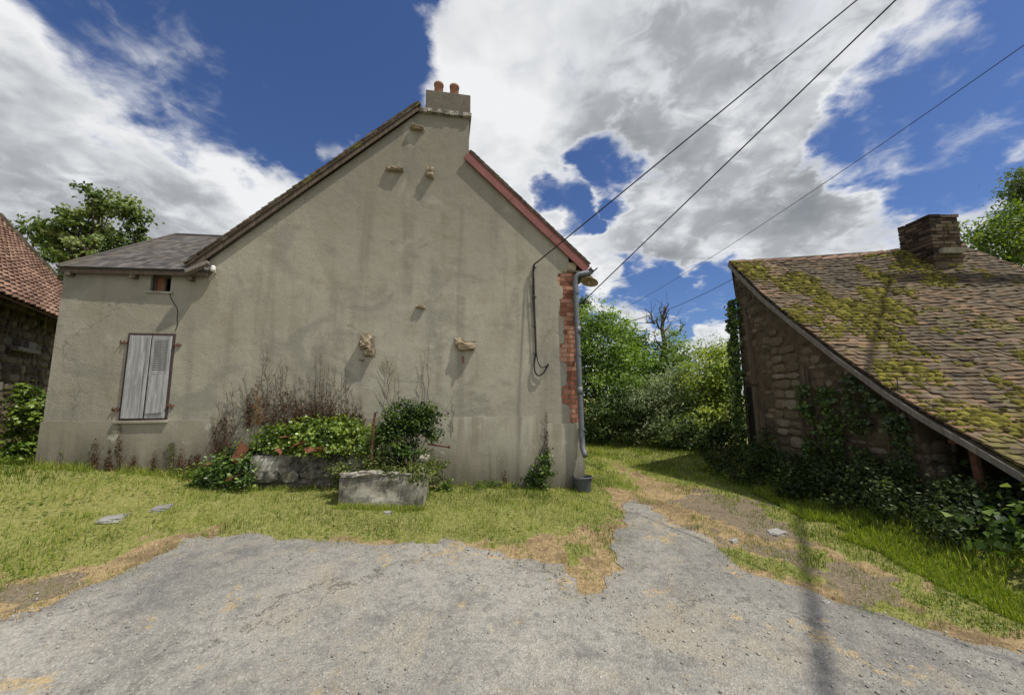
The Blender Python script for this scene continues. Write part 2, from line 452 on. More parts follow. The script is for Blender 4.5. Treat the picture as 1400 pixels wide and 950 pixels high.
# ------------------------------------------------------------------ sun, sky
A_H = math.radians(10.5)
W_DIR = np.array([math.cos(A_H), math.sin(A_H), 0]); N_DIR = np.array([math.sin(A_H), -math.cos(A_H), 0])
P0 = np.array([0, 6.2, 0])
SUN = np.array([.50, -.14, 1.0]); SUN /= np.linalg.norm(SUN)
sl = bpy.data.lights.new('sun', 'SUN'); sl.energy = 5.0; sl.angle = math.radians(.5); sl.color = (1, .94, .835)
so = bpy.data.objects.new('sun', sl); COL.objects.link(so)
so.rotation_euler = Vector(SUN).to_track_quat('Z', 'Y').to_euler()
so.location = (6, 2, 14)

wd = bpy.data.worlds.new('World'); SC.world = wd; wd.use_nodes = True
wt = wd.node_tree; wt.nodes.clear()
class WT(NT):
    def __init__(s): s.t = wt; s.obj = s.n('ShaderNodeTexCoord').outputs['Generated']
t = WT()
sky = t.n('ShaderNodeTexSky', sky_type='NISHITA'); sky.sun_disc = False
sky.sun_elevation = math.asin(SUN[2]); sky.sun_rotation = math.atan2(SUN[0], SUN[1])
sky.air_density = 1.0; sky.dust_density = .4; sky.ozone_density = 2.5
D0 = t.obj
dz = t.math('MAXIMUM', t.sep(D0)[2], 0.0)
den = t.math('ADD', dz, .32); sp = t.sep(D0)
cxy = t.n('ShaderNodeCombineXYZ'); t.set(cxy.inputs[0], t.math('DIVIDE', sp[0], den)); t.set(cxy.inputs[1], t.math('DIVIDE', sp[1], den)); t.set(cxy.inputs[2], sp[2])
L = cxy.outputs[0]       # clouds live on a flat layer overhead: direction projected to that layer
wn = t.n('ShaderNodeTexNoise'); t.set(wn.inputs['Vector'], L); wn.inputs['Scale'].default_value = 4.5; wn.inputs['Detail'].default_value = 8; wn.inputs['Roughness'].default_value = .55
wv_ = t.n('ShaderNodeVectorMath', operation='MULTIPLY_ADD'); t.set(wv_.inputs[0], wn.outputs['Color']); wv_.inputs[1].default_value = (.30, .30, .30); wv_.inputs[2].default_value = (-.15, -.15, -.15)
wa = t.n('ShaderNodeVectorMath', operation='ADD'); t.set(wa.inputs[0], D0); t.set(wa.inputs[1], wv_.outputs[0])
wz = t.n('ShaderNodeVectorMath', operation='NORMALIZE'); t.set(wz.inputs[0], wa.outputs[0]); D = wz.outputs[0]   # billowed direction
def blob(px, py, r, soft=.55):
    """soft disc of sky about one direction; r in degrees"""
    d = ray(px, py); d = d / np.linalg.norm(d)
    dp = t.n('ShaderNodeVectorMath', operation='DOT_PRODUCT'); t.set(dp.inputs[0], D); dp.inputs[1].default_value = tuple(d)
    return t.mrange(dp.outputs['Value'], math.cos(math.radians(r * (1 + soft))), math.cos(math.radians(r * (1 - soft))))
def join(lst, op='MAXIMUM'):
    a = lst[0]
    for b in lst[1:]: a = t.math(op, a, b)
    return a
pos = [blob(*b) for b in [
    # bank on the left
    (20, 240, 15, .5), (-140, 120, 26, .4), (150, 300, 13, .5), (-60, 420, 20), (60, 110, 9), (120, 170, 9), (190, 220, 9), (240, 258, 8), (295, 290, 6), (330, 300, 4), (10, 60, 7), (260, 330, 9),
    # great cloud from the chimney to the upper right
    (640, 160, 7), (620, 210, 6), (700, 200, 9), (680, 110, 7), (650, 50, 5), (770, 120, 9), (840, 60, 9), (930, 150, 13), (1050, 60, 14), (1080, 190, 13), (980, 270, 11), (880, 310, 8), (820, 350, 5),
    (1190, 60, 9), (1010, 350, 8), (1120, 290, 10), (1210, 230, 7), (1280, 215, 5), (740, 270, 7), (1250, 20, 7), (780, -150, 16), (1150, -250, 20),
    # small clouds
    (1390, 140, 4), (1350, 290, 5), (860, 425, 4), (975, 470, 4), (485, 205, 3, .8), (1300, 80, 3, .8), (1500, 330, 10), (200, 520, 20), (800, 540, 8), (1420, 500, 18)]]
neg = [blob(*b) for b in [(480, 90, 9), (390, 170, 6), (330, 90, 8), (180, 30, 6), (838, 240, 2.7, 1.0), (775, 290, 2.4, 1.0), (175, 75, 4, .8), (1375, 70, 6), (1240, 165, 3.5, .8), (1165, 192, 2.5, .8), (890, 402, 4), (985, 408, 4), (1325, 230, 4, .8), (530, 130, 4)]]
field = t.math('SUBTRACT', join(pos), t.math('MULTIPLY', join(neg), .8))
nb = t.noise(5.2, 8, .56, vec=L, dist=.3)
nw = t.noise(13, 7, .60, vec=L, dist=.6)
dens = t.math('ADD', field, t.math('MULTIPLY_ADD', nb, 1.3, -.65))
dens = t.math('ADD', dens, t.math('MULTIPLY_ADD', nw, .8, -.4))
mask = t.mrange(dens, .16, .90)
back = t.mrange(t.math('MULTIPLY', t.sep(D0)[1], -1.0), .05, .6)          # invented bright cloud added behind the viewpoint to light the gable
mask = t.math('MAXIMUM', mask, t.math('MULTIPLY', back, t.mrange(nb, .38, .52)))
sn = t.noise(3.6, 4, .48, vec=L, dist=.2)
off = t.n('ShaderNodeVectorMath', operation='ADD'); t.set(off.inputs[0], L); off.inputs[1].default_value = (.09, -.03, .03)
lit = t.math('SUBTRACT', sn, t.noise(3.6, 4, .48, vec=off.outputs[0], dist=.2))
dark = join([blob(*b) for b in [(980, 190, 12, .8), (1080, 110, 11, .8), (900, 310, 7, .8), (1030, 270, 10, .8), (1140, 300, 6, .8), (870, 190, 7, .8), (120, 330, 9, .8), (10, 230, 6, .8)]])
shade = t.math('MULTIPLY', t.mrange(dens, .5, 1.2), t.math('ADD', t.math('MULTIPLY', dark, .50), t.math('MULTIPLY', t.mrange(sn, .38, .66), .34)))
shade = t.math('SUBTRACT', shade, t.math('MULTIPLY', lit, 1.5))
shade = t.math('ADD', shade, t.math('MULTIPLY_ADD', nw, .10, -.05))
cc = t.ramp(shade, [(0.0, (.90, .91, .92)), (.25, (.70, .72, .745)), (.55, (.44, .462, .49)), (1.0, (.26, .28, .305))])
tint = t.mix(1.0, sky.outputs[0], (.66, .80, 1.12), 'MULTIPLY')
b1 = t.n('ShaderNodeBackground'); t.set(b1.inputs[0], tint); b1.inputs[1].default_value = .085
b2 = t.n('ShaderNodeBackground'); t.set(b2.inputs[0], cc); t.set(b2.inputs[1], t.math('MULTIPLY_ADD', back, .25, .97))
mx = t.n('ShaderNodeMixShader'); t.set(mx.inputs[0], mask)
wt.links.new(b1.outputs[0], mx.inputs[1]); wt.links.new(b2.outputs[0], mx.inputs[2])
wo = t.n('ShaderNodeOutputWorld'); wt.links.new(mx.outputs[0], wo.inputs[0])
SC.view_settings.view_transform = 'Standard'; SC.view_settings.look = 'None'
SC.view_settings.exposure = 0; SC.view_settings.gamma = 1
SC.cycles.max_bounces = 8; SC.cycles.transparent_max_bounces = 8

# ------------------------------------------------------------------ ground zones (plan polygons)
def G2(px, py): p = gnd(px, py); return (p[0], p[1])
def gp(lst): return np.array([G2(*p) for p in lst])
def inside(poly, x, y):
    r = np.zeros(np.shape(x), bool); n = len(poly)
    for i in range(n):
        x1, y1 = poly[i]; x2, y2 = poly[(i + 1) % n]
        c = ((y1 > y) != (y2 > y)) & (x < (x2 - x1) * (y - y1) / (y2 - y1 + 1e-12) + x1)
        r ^= c
    return r
ASPH_PX = [(0, 848), (60, 832), (105, 812), (150, 786), (195, 766), (238, 748), (255, 738), (300, 731), (350, 730), (400, 739), (450, 741), (500, 742),
           (560, 742), (620, 742), (660, 749), (690, 762), (725, 770), (765, 778), (780, 800), (795, 816), (815, 814), (838, 792), (843, 768), (832, 742), (838, 732), (852, 722), (852, 704),
           (848, 692), (870, 684), (888, 690), (905, 708), (940, 722), (975, 738), (985, 756), (1010, 777), (1060, 795), (1110, 810), (1160, 829),
           (1200, 846), (1260, 858), (1320, 874), (1400, 893)]
asph = np.concatenate([gp(ASPH_PX), [(5.2, 1.8), (7.5, .6), (8, -7), (-9, -7), (-9, 2.2), (-5.6, 2.9)]])
green_polys = [np.concatenate([[(-14, 9), (-14, 3.2)], gp([(0, 790), (90, 778), (195, 755), (247, 741), (300, 729), (350, 728), (400, 737), (500, 741), (620, 741), (740, 739), (835, 722), (850, 705), (845, 690), (806, 664)]), [(1.2, 6.6), (-6, 5.3), (-6.6, 9)]]),
    np.array([(1.0, 6.5), (2.0, 6.3), (2.18, 7.3), (2.28, 8.2), (2.2, 9), (4.6, 8.9), (5.5, 15), (-1, 15), (-.6, 9)]),
    np.array([(2.3, 14), (2.3, 9.2), (2.48, 8.2), (2.66, 7.4), (2.95, 6.7), (3.35, 5.9), (4.6, 6.0), (4.75, 8.5), (5.5, 12), (5, 15)]),
    np.concatenate([gp([(1035, 690), (1100, 738), (1160, 762), (1215, 790), (1262, 830), (1310, 858), (1400, 880)]), [(5.2, 2.1), (7, 1.4), (7, 5), (5, 8.2), (4.2, 8.2)]]),
    gp([(982, 748), (1012, 744), (1060, 762), (1115, 782), (1120, 802), (1060, 788), (1005, 773)]),
    gp([(1160, 822), (1215, 822), (1256, 838), (1258, 852), (1180, 842)]),
    gp([(790, 745), (832, 742), (836, 765), (812, 782), (795, 765)]),
    gp([(1085, 735), (1125, 750), (1140, 772), (1100, 765)])]
grit_polys = [gp([(860, 690), (900, 700), (985, 735), (1090, 755), (1225, 800), (1245, 825), (1160, 822), (1120, 785), (1010, 742), (975, 738), (905, 708)]),
              np.concatenate([gp([(960, 665), (1030, 665), (1095, 735), (1060, 735), (985, 712), (925, 690)])]),
              gp([(0, 800), (90, 790), (150, 775), (190, 760), (100, 815), (0, 848)])]
def zones(x, y):
    j1 = (fbm(x * 2.6, y * 2.6, 21) - .5) * .6 + (fbm(x * 11, y * 11, 22) - .5) * .45
    j2 = (fbm(x * 2.6, y * 2.6, 31) - .5) * .6 + (fbm(x * 11, y * 11, 32) - .5) * .45
    xx, yy = x + j1, y + j2
    g = np.zeros(np.shape(x)); b = np.zeros(np.shape(x))
    for P in green_polys: g = np.maximum(g, inside(P, xx, yy))
    for P in grit_polys: b = np.maximum(b, inside(P, xx, yy))
    far = ((y > 13) | (x < -7) | (x > 6.5)) & ~inside(asph, x, y)
    g = np.maximum(g, far * 1.0)
    return g, b

xs = np.concatenate([-np.geomspace(500, 9.2, 26), np.arange(-9, 9.01, .09), np.geomspace(9.2, 500, 26)])
ys = np.concatenate([-np.geomspace(500, 2.2, 26), np.arange(-2, 15.01, .09), np.geomspace(15.2, 600, 26)])
X, Y = np.meshgrid(xs, ys); Z = terrain(X, Y)
nx, ny = len(xs), len(ys)
idx = np.arange(nx * ny).reshape(ny, nx)
Fq = np.stack([idx[:-1, :-1], idx[:-1, 1:], idx[1:, 1:], idx[1:, :-1]], -1).reshape(-1, 4)
gz, bz = zones(X.ravel(), Y.ravel())
gc = np.stack([gz, 1 - np.maximum(gz, bz), bz], -1)
go = np_mesh('ground', np.stack([X.ravel(), Y.ravel(), Z.ravel()], -1), Fq, M['ground'], col=gc, smooth=True)
tag(go, 'grassy yard and lane ground of turf, straw and grit', kind='structure')

# asphalt: an irregular sheet lying on the ground
from mathutils.geometry import delaunay_2d_cdt
def densify(P, step):
    out = []
    for i in range(len(P)):
        a, b = P[i], P[(i + 1) % len(P)]; n = max(1, int(np.hypot(*(b - a)) / step))
        out += [a + (b - a) * k / n for k in range(n)]
    return np.array(out)
ap = densify(asph, .05)
r_ = np.stack([(fbm(ap[:, 0] * 5, ap[:, 1] * 5, 41) - .5) * .22 + (fbm(ap[:, 0] * 19, ap[:, 1] * 19, 43) - .5) * .10,
               (fbm(ap[:, 0] * 5, ap[:, 1] * 5, 42) - .5) * .22 + (fbm(ap[:, 0] * 19, ap[:, 1] * 19, 44) - .5) * .10], -1)
near = (np.abs(ap[:, 0]) < 7) & (ap[:, 1] > .5)
ap = ap + r_ * near[:, None]
gx, gy = np.meshgrid(np.arange(-9, 8, .14), np.arange(-7, 8, .14))
gx = gx.ravel() + rng.uniform(-.02, .02, gx.size); gy = gy.ravel() + rng.uniform(-.02, .02, gy.size)
k = inside(ap, gx, gy)
pts = [Vector(p) for p in ap] + [Vector((a, b)) for a, b in zip(gx[k], gy[k])]
edges = [(i, (i + 1) % len(ap)) for i in range(len(ap))]
ov, oe, of, *_ = delaunay_2d_cdt(pts, edges, [], 1, 1e-5)
V = np.array([(v.x, v.y) for v in ov])
# thin worn edge: the sheet sinks to the soil at its rim
class _D: pass
dmin = np.full(len(V), 9.0)
for s in range(0, len(ap), 200):
    dd = np.hypot(V[:, None, 0] - ap[None, s:s + 200, 0], V[:, None, 1] - ap[None, s:s + 200, 1]).min(1); dmin = np.minimum(dmin, dd)
lift = .006 + .020 * sstep(0, .15, dmin)
# distance to the rim of the asphalt, looked up on a grid
DX, DY = np.arange(-9, 8.01, .06), np.arange(.5, 8.01, .06)
dgx, dgy = np.meshgrid(DX, DY); dgr = np.full(dgx.shape, 9.0)
for s in range(0, len(ap), 100):
    dgr = np.minimum(dgr, np.sqrt(((dgx[..., None] - ap[s:s + 100, 0]) ** 2 + (dgy[..., None] - ap[s:s + 100, 1]) ** 2).min(-1)))
def rim_dist(x, y):
    i = np.clip(((x + 9) / .06).astype(int), 0, len(DX) - 1); j = np.clip(((y - .5) / .06).astype(int), 0, len(DY) - 1)
    return np.where((y < .5) | (y > 8), 9.0, dgr[j, i])
me = bpy.data.meshes.new('asphalt_road')
me.from_pydata([(a, b, float(c)) for (a, b), c in zip(V, terrain(V[:, 0], V[:, 1]) + lift)], [], [tuple(f) for f in of])
me.polygons.foreach_set('use_smooth', np.ones(len(me.polygons), bool))
me.materials.append(M['asphalt'])
ro = bpy.data.objects.new('asphalt_road', me); COL.objects.link(ro); tag(ro, 'worn grey asphalt yard with ragged edges', kind='structure')

# ------------------------------------------------------------------ house
house = empty('house', P0, A_H, 'grey rendered gable end house with slate roofed lean-to, faded shutters and twin chimney pots', 'house')
def loc(u, y, z): return P0 + u * W_DIR - y * N_DIR + np.array([0, 0, z])
UL, UR = -6.2, 1.165
ragged = []
zc = 1.17
brick_h = .0768
course_in = [(.955, 4), (.83, 4), (.92, 5), (.81, 4), (.88, 3), (.89, 3), (.82, 4), (.88, 3), (.81, 3)]
while zc < 3.68:
    for e, n in course_in:
        for q in range(n):
            if zc >= 3.68: break
            ragged.append((e + rng.uniform(-.015, .015), zc)); zc += brick_h * .5
            ragged.append((e + rng.uniform(-.02, .015), zc)); zc += brick_h * .5
outer = [(UL, -.1), (UL, 3.40), (-4.62, 3.40), (-4.50, 3.55), (-1.53, 6.36), (-.72, 6.36), (-.72, 5.60), (1.0, 4.03), (1.0, 3.70)] + ragged[::-1] + [(.97, 1.16), (UR, 1.16), (UR, -.1)]
win = [(-5.17, 3.10), (-4.92, 3.10), (-4.92, 3.345), (-5.17, 3.345)]
dor = [(-5.36, 1.31), (-4.79, 1.31), (-4.79, 2.50), (-5.36, 2.50)]
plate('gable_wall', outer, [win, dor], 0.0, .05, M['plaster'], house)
# body of the house behind the render
m = MB()
m.box((UL + .004, .05, -.1), (-5.37, 4.3, 3.36)); m.box((-4.78, .05, -.1), (-4.5, .4, 3.36)); m.box((-5.36, .05, -.1), (-4.79, .4, 1.305)); m.box((-5.36, .05, 2.505), (-4.79, .4, 3.095))
m.box((-4.5, .05, -.1), (UR - .006, 8.0, 3.72))
m.box((UL + .01, .42, -.1), (-4.5, 4.3, 3.05))
m.add([(-4.5, .05, 3.72), (UR - .006, .05, 3.72), (-1.55, .05, 6.28), (-4.5, 8, 3.72), (UR - .006, 8, 3.72), (-1.55, 8, 6.28)], [(0, 1, 2), (5, 4, 3), (0, 2, 5, 3), (2, 1, 4, 5)])
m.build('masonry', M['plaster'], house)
# small recess walls of the upper window and its shutter
# plinth with its thin ledge, stepping down near the quoin
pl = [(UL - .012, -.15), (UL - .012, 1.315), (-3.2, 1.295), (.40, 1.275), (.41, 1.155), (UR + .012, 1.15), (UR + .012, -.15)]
plate('plinth', pl, [], -.016, .02, M['plinth'], house)
# brick quoin
m = MB(); m.box((.70, .030, 1.15), (UR - .004, .30, 3.70)); m.build('quoin_mortar', M['mortar'], house)
m = MB()
for c in range(33):
    z0 = 1.165 + c * brick_h; z1 = z0 + brick_h - .011
    if z1 > 3.70: break
    x = UR
    first = .225 if c % 2 else .108
    while x > .70:
        L_ = first if x == UR else .215
        a = max(.70, x - L_ + .009)
        m.box((a, .010 + rng.uniform(-.003, .003), z0), (x, .29, z1), rng.uniform(.15, .9), .0025)
        x -= L_
m.build('brick_quoin', M['brick'], house)
m = MB(); m.box((.90, -.02, 3.70), (UR + .03, .3, 3.735), .3, .003); m.box((.985, -.012, 3.735), (1.13, .3, 3.87), .6, .01)
m.build('kneeler_stone', M['corbel'], house)
# chimney
m = MB()
m.box((-1.535, .06, 5.9), (-.724, .62, 6.345)); m.build('chimney_base', M['plaster'], house)
ch = MB(); ch.box((-1.455, -.005, 6.40), (-.70, .52, 6.775), .5); ch = ch.build('chimney', M['plaster'], house, bevel=.012)
m = MB()
for k in range(12):
    a = -1.56 + k * .073
    m.box((a, -.05 + rng.uniform(-.015, .01), 6.335 + rng.uniform(-.012, .004)), (a + .0735, .62, 6.40 + rng.uniform(-.006, .012)), rng.uniform(.2, .8), .006)
m.build('chimney_ledge', M['trough'], ch)
for u in (-1.245, -.975):
    p = MB(); p.lathe([(.082, 6.77), (.074, 7.01), (.084, 7.015), (.085, 7.05), (.075, 7.055), (.06, 7.05), (.06, 6.78)], 20, (u, .12, -.05)); p.build('chimney_pot', M['pot'], ch, smooth=True)
# roof tiles -------------------------------------------------
def tile_slope(mb, S, rows, cols, thick=.016, lift=.02, gap=.004, wob=.004, stag=True, skip=0.0, over=1.9, trng=None, tfun=None):
    """courses of flat tiles on the surface S(s, t); t runs from eave 0 to ridge 1"""
    r = trng or rng
    for i in range(rows):
        t0 = i / rows; t1 = min(1.0, (i + over) / rows)
        o = .5 / cols if (stag and i % 2) else 0
        for j in range(cols + 1):
            a, b = max(0, j / cols - o), min(1, (j + 1) / cols - o)
            if b - a < .25 / cols: continue
            if r.random() < skip: continue
            A, B, Cc, Dd = (np.array(S(a, t0)), np.array(S(b, t0)), np.array(S(b, t1)), np.array(S(a, t1)))
            e1 = B - A; e2 = Dd - A; n = np.cross(e1, e2); n /= np.linalg.norm(n) + 1e-9
            g = e1 / (np.linalg.norm(e1) + 1e-9) * gap * .5
            dn = e2 / (np.linalg.norm(e2) + 1e-9) * r.uniform(-wob, wob) * 1.1
            l1 = lift + r.uniform(-wob, wob); l2 = lift + r.uniform(-wob, wob)
            lo = [A + g + n * l1 + dn, B - g + n * l2 + dn, Cc - g + n * .003, Dd + g + n * .003]
            tt = r.uniform(.05, .95) if tfun is None else tfun(A, r)
            mb.hexa([p for p in lo] + [p + n * thick for p in lo], tt)
def lin(A, B, C_, D_):
    A, B, C_, D_ = map(lambda q: np.array(q, float), (A, B, C_, D_))
    return lambda s, t: (A * (1 - s) + B * s) * (1 - t) + (D_ * (1 - s) + C_ * s) * t
def slab(mb, S, th, t=.3, n=6):
    for i in range(n):
        A, B, C_, D_ = S(0, i / n), S(1, i / n), S(1, (i + 1) / n), S(0, (i + 1) / n)
        nn = np.cross(B - A, D_ - A); nn /= np.linalg.norm(nn)
        mb.hexa([A - nn * th, B - nn * th, C_ - nn * th, D_ - nn * th, A, B, C_, D_], t)
RIDGE = (-1.55, 6.46)
# left slope (nearly edge-on) and right slope
SLl = lin((-4.72, 7.9, 3.475), (-4.72, -.09, 3.475), (RIDGE[0], -.09, RIDGE[1]), (RIDGE[0], 7.9, RIDGE[1]))
SLr = lin((1.36, -.10, 3.835), (1.36, 7.9, 3.835), (RIDGE[0], 7.9, RIDGE[1]), (RIDGE[0], -.10, RIDGE[1]))
SLr2 = lin((1.36, -.07, 3.835), (1.36, .62, 3.835), (-.71, .62, 5.705), (-.71, -.07, 5.705))
SLr3 = lin((1.36, .62, 3.835), (1.36, 7.9, 3.835), (RIDGE[0], 7.9, RIDGE[1]), (RIDGE[0], .62, RIDGE[1]))
m = MB()
slab(m, SLl, .03); tile_slope(m, SLl, 40, 46, thick=.02, lift=.028, wob=.006)
slab(m, SLr2, .02); slab(m, SLr3, .02)
tile_slope(m, SLr2, 26, 4, thick=.016, lift=.016); tile_slope(m, SLr3, 36, 42, thick=.016, lift=.016)
for k in range(20):
    m.tube([(RIDGE[0], .6 + k * .365, RIDGE[1] - .03), (RIDGE[0], .6 + k * .365 + .38, RIDGE[1] - .02)], .11, 10, rng.uniform(.3, .8))
m.build('tile_roof', M['tile_old'], house)
# timber under the left verge, red barge boards on the right verge
m = MB()
d = np.array([RIDGE[0] + 4.72, 0, RIDGE[1] - 3.475]); Ld = np.linalg.norm(d); d /= Ld; nn = np.array([-d[2], 0, d[0]])
mid = np.array([-4.72, 0, 3.475]) + d * Ld * .49
m.obox(mid + np.array([0, -.062, 0]) - nn * .062, d * Ld * .49, np.array([0, .012, 0]), nn * .032)
m.obox(mid + np.array([0, -.025, 0]) - nn * .05, d * Ld * .49, np.array([0, .030, 0]), nn * .012)
m.build('verge_rafter', M['wood_dark'], house)
d = np.array([1.37 + .71, 0, 3.815 - 5.69]); Ld = np.linalg.norm(d); d /= Ld; nn = np.array([-d[2], 0, d[0]])
for a, b in ((0, .37), (.372, .70), (.702, 1.0)):
    bb = MB(); c = np.array([-.715, -.048, 5.675]) + d * Ld * (a + b) / 2 - nn * .075
    bb.obox(c + nn * rng.uniform(-.004, .004), d * Ld * (b - a) / 2, np.array([0, .013, 0]), nn * .072)
    bb.build('barge_board', M['board_red'], house)
m = MB(); c = np.array([-.715, -.018, 5.675]) + d * Ld * .5 - nn * .03
m.obox(c, d * Ld * .495, np.array([0, .02, 0]), nn * .012); m.build('soffit_board', M['wood_dark'], house)
# annex roof of slate: hip towards the left
E0 = np.array((-6.22, -.09, 3.365)); E1 = np.array((-4.42, -.11, 3.40)); RL = np.array((-5.55, 1.02, 4.33)); RR = np.array((-3.9, 1.02, 4.36))
RL2 = np.array((-5.55, 3.2, 4.33)); EB = np.array((-6.30, 4.5, 3.345)); RB = np.array((-3.9, 3.2, 4.36)); E1b = np.array((-3.6, 4.5, 3.4))
Sf = lin(E0, E1 + (.0, 0, 0), RR, RL)
m = MB(); slab(m, Sf, .02, .2); tile_slope(m, Sf, 19, 22, thick=.006, lift=.006, gap=.003, wob=.003)
Sl = lin(EB, E0, RL, RL2); slab(m, Sl, .02, .2); tile_slope(m, Sl, 14, 30, thick=.007, lift=.007, gap=.003, wob=.003)
St = lin(RL, RR, RB, RL2); slab(m, St, .02, .2)
Sb = lin(E1b, EB, RL2, RB); slab(m, Sb, .02, .2)
m.tube([E0 + (0, 0, .012), RL + (0, 0, .015)], .022, 8, .35); m.tube([RL + (0, 0, .012), RR + (0, 0, .012)], .022, 8, .35)
m.build('slate_roof', M['slate'], house)
m = MB(); dd = E1 - E0
m.obox((E0 + E1) / 2 + (0, .035, -.045), dd / 2 * .99, (0, .012, 0), (0, 0, .028))
m.build('eave_board', M['wood_dark'], house)
for u in (-6.1, -5.35, -4.65): m = MB(); m.box((u - .03, -.08, 3.26), (u + .03, .0, 3.315), .5, .004); m.build('rafter_end', M['wood_dark'], house)
# loose plank hanging at the valley between both roofs, with a porcelain insulator
m = MB(); m.obox((-4.52, -.16, 3.43), (.13, 0, .075), (0, .03, 0), (-.012, 0, .02)); m.obox((-4.56, -.10, 3.39), (.10, .03, .05), (0, .05, 0), (0, 0, .012)); m.build('loose_plank', M['wood'], house)
m = MB(); m.lathe([(.006, 0), (.03, .01), (.036, .03), (.028, .05), (.034, .065), (.02, .085), (.004, .09)], 12, (-4.37, -.07, 3.40)); m.tube([(-4.37, -.07, 3.42), (-4.37, .03, 3.40)], .008, 6)
m.build('insulator', M['white'], house, smooth=True)
# upper window
wv = MB(); wv.box((-5.185, .40, 3.08), (-4.905, .42, 3.36)); wv = wv.build('window', M['void'], house)
m = MB(); m.box((-5.165, .06, 3.105), (-5.135, .13, 3.34)); m.box((-4.955, .06, 3.105), (-4.925, .13, 3.34)); m.box((-5.135, .06, 3.31), (-4.955, .13, 3.34)); m.box((-5.05, .065, 3.11), (-5.025, .10, 3.31)); m.build('frame', M['wood_dark'], wv)
m = MB(); m.box((-5.135, .075, 3.108), (-5.05, .095, 3.308)); m.build('shutter', M['brown_board'], wv)
m = MB(); m.box((-5.21, -.022, 3.07), (-4.88, .0, 3.098), .5, .003); m.build('sill', M['plinth'], wv)
# lower window: dark red frame, faded shutters
sw = MB(); sw.box((-5.36, .16, 1.31), (-4.79, .18, 2.50)); sw = sw.build('shuttered_window', M['void'], house)
m = MB(); m.box((-5.36, -.008, 1.31), (-5.325, .1, 2.50)); m.box((-4.822, -.008, 1.31), (-4.79, .1, 2.50)); m.box((-5.325, -.008, 2.465), (-4.822, .1, 2.50)); m.box((-5.325, -.012, 1.31), (-4.822, .1, 1.335))
m.build('frame', M['frame_red'], sw, bevel=.004)
sh = MB(); sh.box((-5.322, -.035, 1.338), (-5.075, -.010, 2.462)); sh.box((-5.10, -.045, 1.338), (-5.062, -.0355, 2.462)); sh.box((-5.318, -.040, 1.342), (-5.285, -.0355, 2.458))
sh = sh.build('shutter', M['shutter'], sw, bevel=.003)
sh2 = MB(); sh2.box((-5.060, -.022, 1.338), (-5.025, .01, 2.462)); sh2.box((-4.865, -.022, 1.338), (-4.826, .01, 2.462)); sh2.box((-5.025, -.020, 2.40), (-4.865, .008, 2.462)); sh2.box((-5.025, -.020, 1.93), (-4.865, .008, 1.985)); sh2.box((-5.025, -.020, 1.338), (-4.865, .008, 1.40))
sh2 = sh2.build('shutter', M['shutter'], sw, bevel=.003); sh2['label'] = 'right shutter with louvres above a plain panel'; sh['label'] = 'left shutter of one plain board'
m = MB(); m.obox((-4.948, -.026, 1.665), (.094, 0, .004), (0, .006, 0), (0, 0, .262)); m.build('panel', M['shutter'], sh2, bevel=.002)
m = MB()
for k in range(14): m.obox((-4.945, -.006, 1.997 + k * .0292), (.083, 0, 0), (0, .013, -.011), (0, .003, .004))
m.build('louvre', M['shutter'], sh2)
m = MB(); m.box((-5.40, -.05, 1.275), (-4.77, .0, 1.308), .5, .004); m.build('sill', M['plinth'], sw, bevel=.006)
for (u, z, q) in ((-5.40, 2.36, 0), (-4.755, 2.34, 0), (-5.40, 1.46, 0), (-4.765, 1.50, 0)):
    m = MB(); m.box((u - .04, -.018, z - .010), (u + .045, -.006, z + .010), .5, .003); m.tube([(u - .03, -.012, z - .02), (u - .034, -.03, z), (u - .02, -.026, z + .035)], .006, 6); m.tube([(u + .01, -.02, z - .03), (u + .01, -.02, z + .03)], .008, 8)
    m.build('hinge', M['rust'], sw)
# fine crack running down from the upper window
m = MB()
px = [(232, 400), (234, 408), (238, 415), (242, 421), (243, 428), (242, 436), (243, 444), (240, 452)]
def on_wall(px, py, off=0.0):
    d = ray(px, py); tt = ((P0 - CAM) @ N_DIR + off) / (d @ N_DIR); P = CAM + d * tt
    return (float((P - P0) @ W_DIR), -off, float(P[2]))
m.tube([on_wall(a, b, .001) for a, b in px], .006, 5); m.build('wall_crack', M['black'], house)
# stones left standing proud of the render
def corbel(px, py, sx, sz, dep, seed, mat='corbel', dz=0):
    u, _, z = on_wall(px, py)
    o = rock('corbel_stone', (u, -dep / 2 + .05, z + dz), (sx, dep + .1, sz), M[mat], house, seed, .17, 2)
    a = o.data.color_attributes.new('col', 'FLOAT_COLOR', 'POINT'); v = .35 + .4 * ((seed * 37 % 10) / 10)
    a.data.foreach_set('color', np.tile([v, v, v, 1], len(o.data.vertices)).astype(np.float32))
    if dep >= .05: rock('mortar_patch', (u + .01, .012, z + .01), (sx * 1.12 + .02, .04, sz * 1.12 + .03), M['patch'], house, seed + 50, .2, 2)
    return o
corbel(502, 468, .165, .20, .13, 1); corbel(506, 482, .13, .11, .10, 12)
corbel(637, 474, .25, .11, .11, 2); corbel(628, 468, .14, .15, .04, 22)
corbel(540, 233, .25, .075, .08, 3); corbel(588, 238, .12, .16, .10, 4); corbel(575, 420, .14, .05, .04, 5); corbel(570, 177, .22, .07, .07, 6)
m = MB()
u, _, z = on_wall(633, 488); m.tube([(u, .02, z), (u, -.07, z), (u, -.075, z - .10)], .016, 7)
m.build('iron_hook', M['rust'], house); m = MB()
u, _, z = on_wall(496, 492); m.tube([(u, .02, z), (u, -.10, z - .02), (u - .03, -.11, z + .0)], .012, 7)
m.build('iron_hook', M['rust'], house)
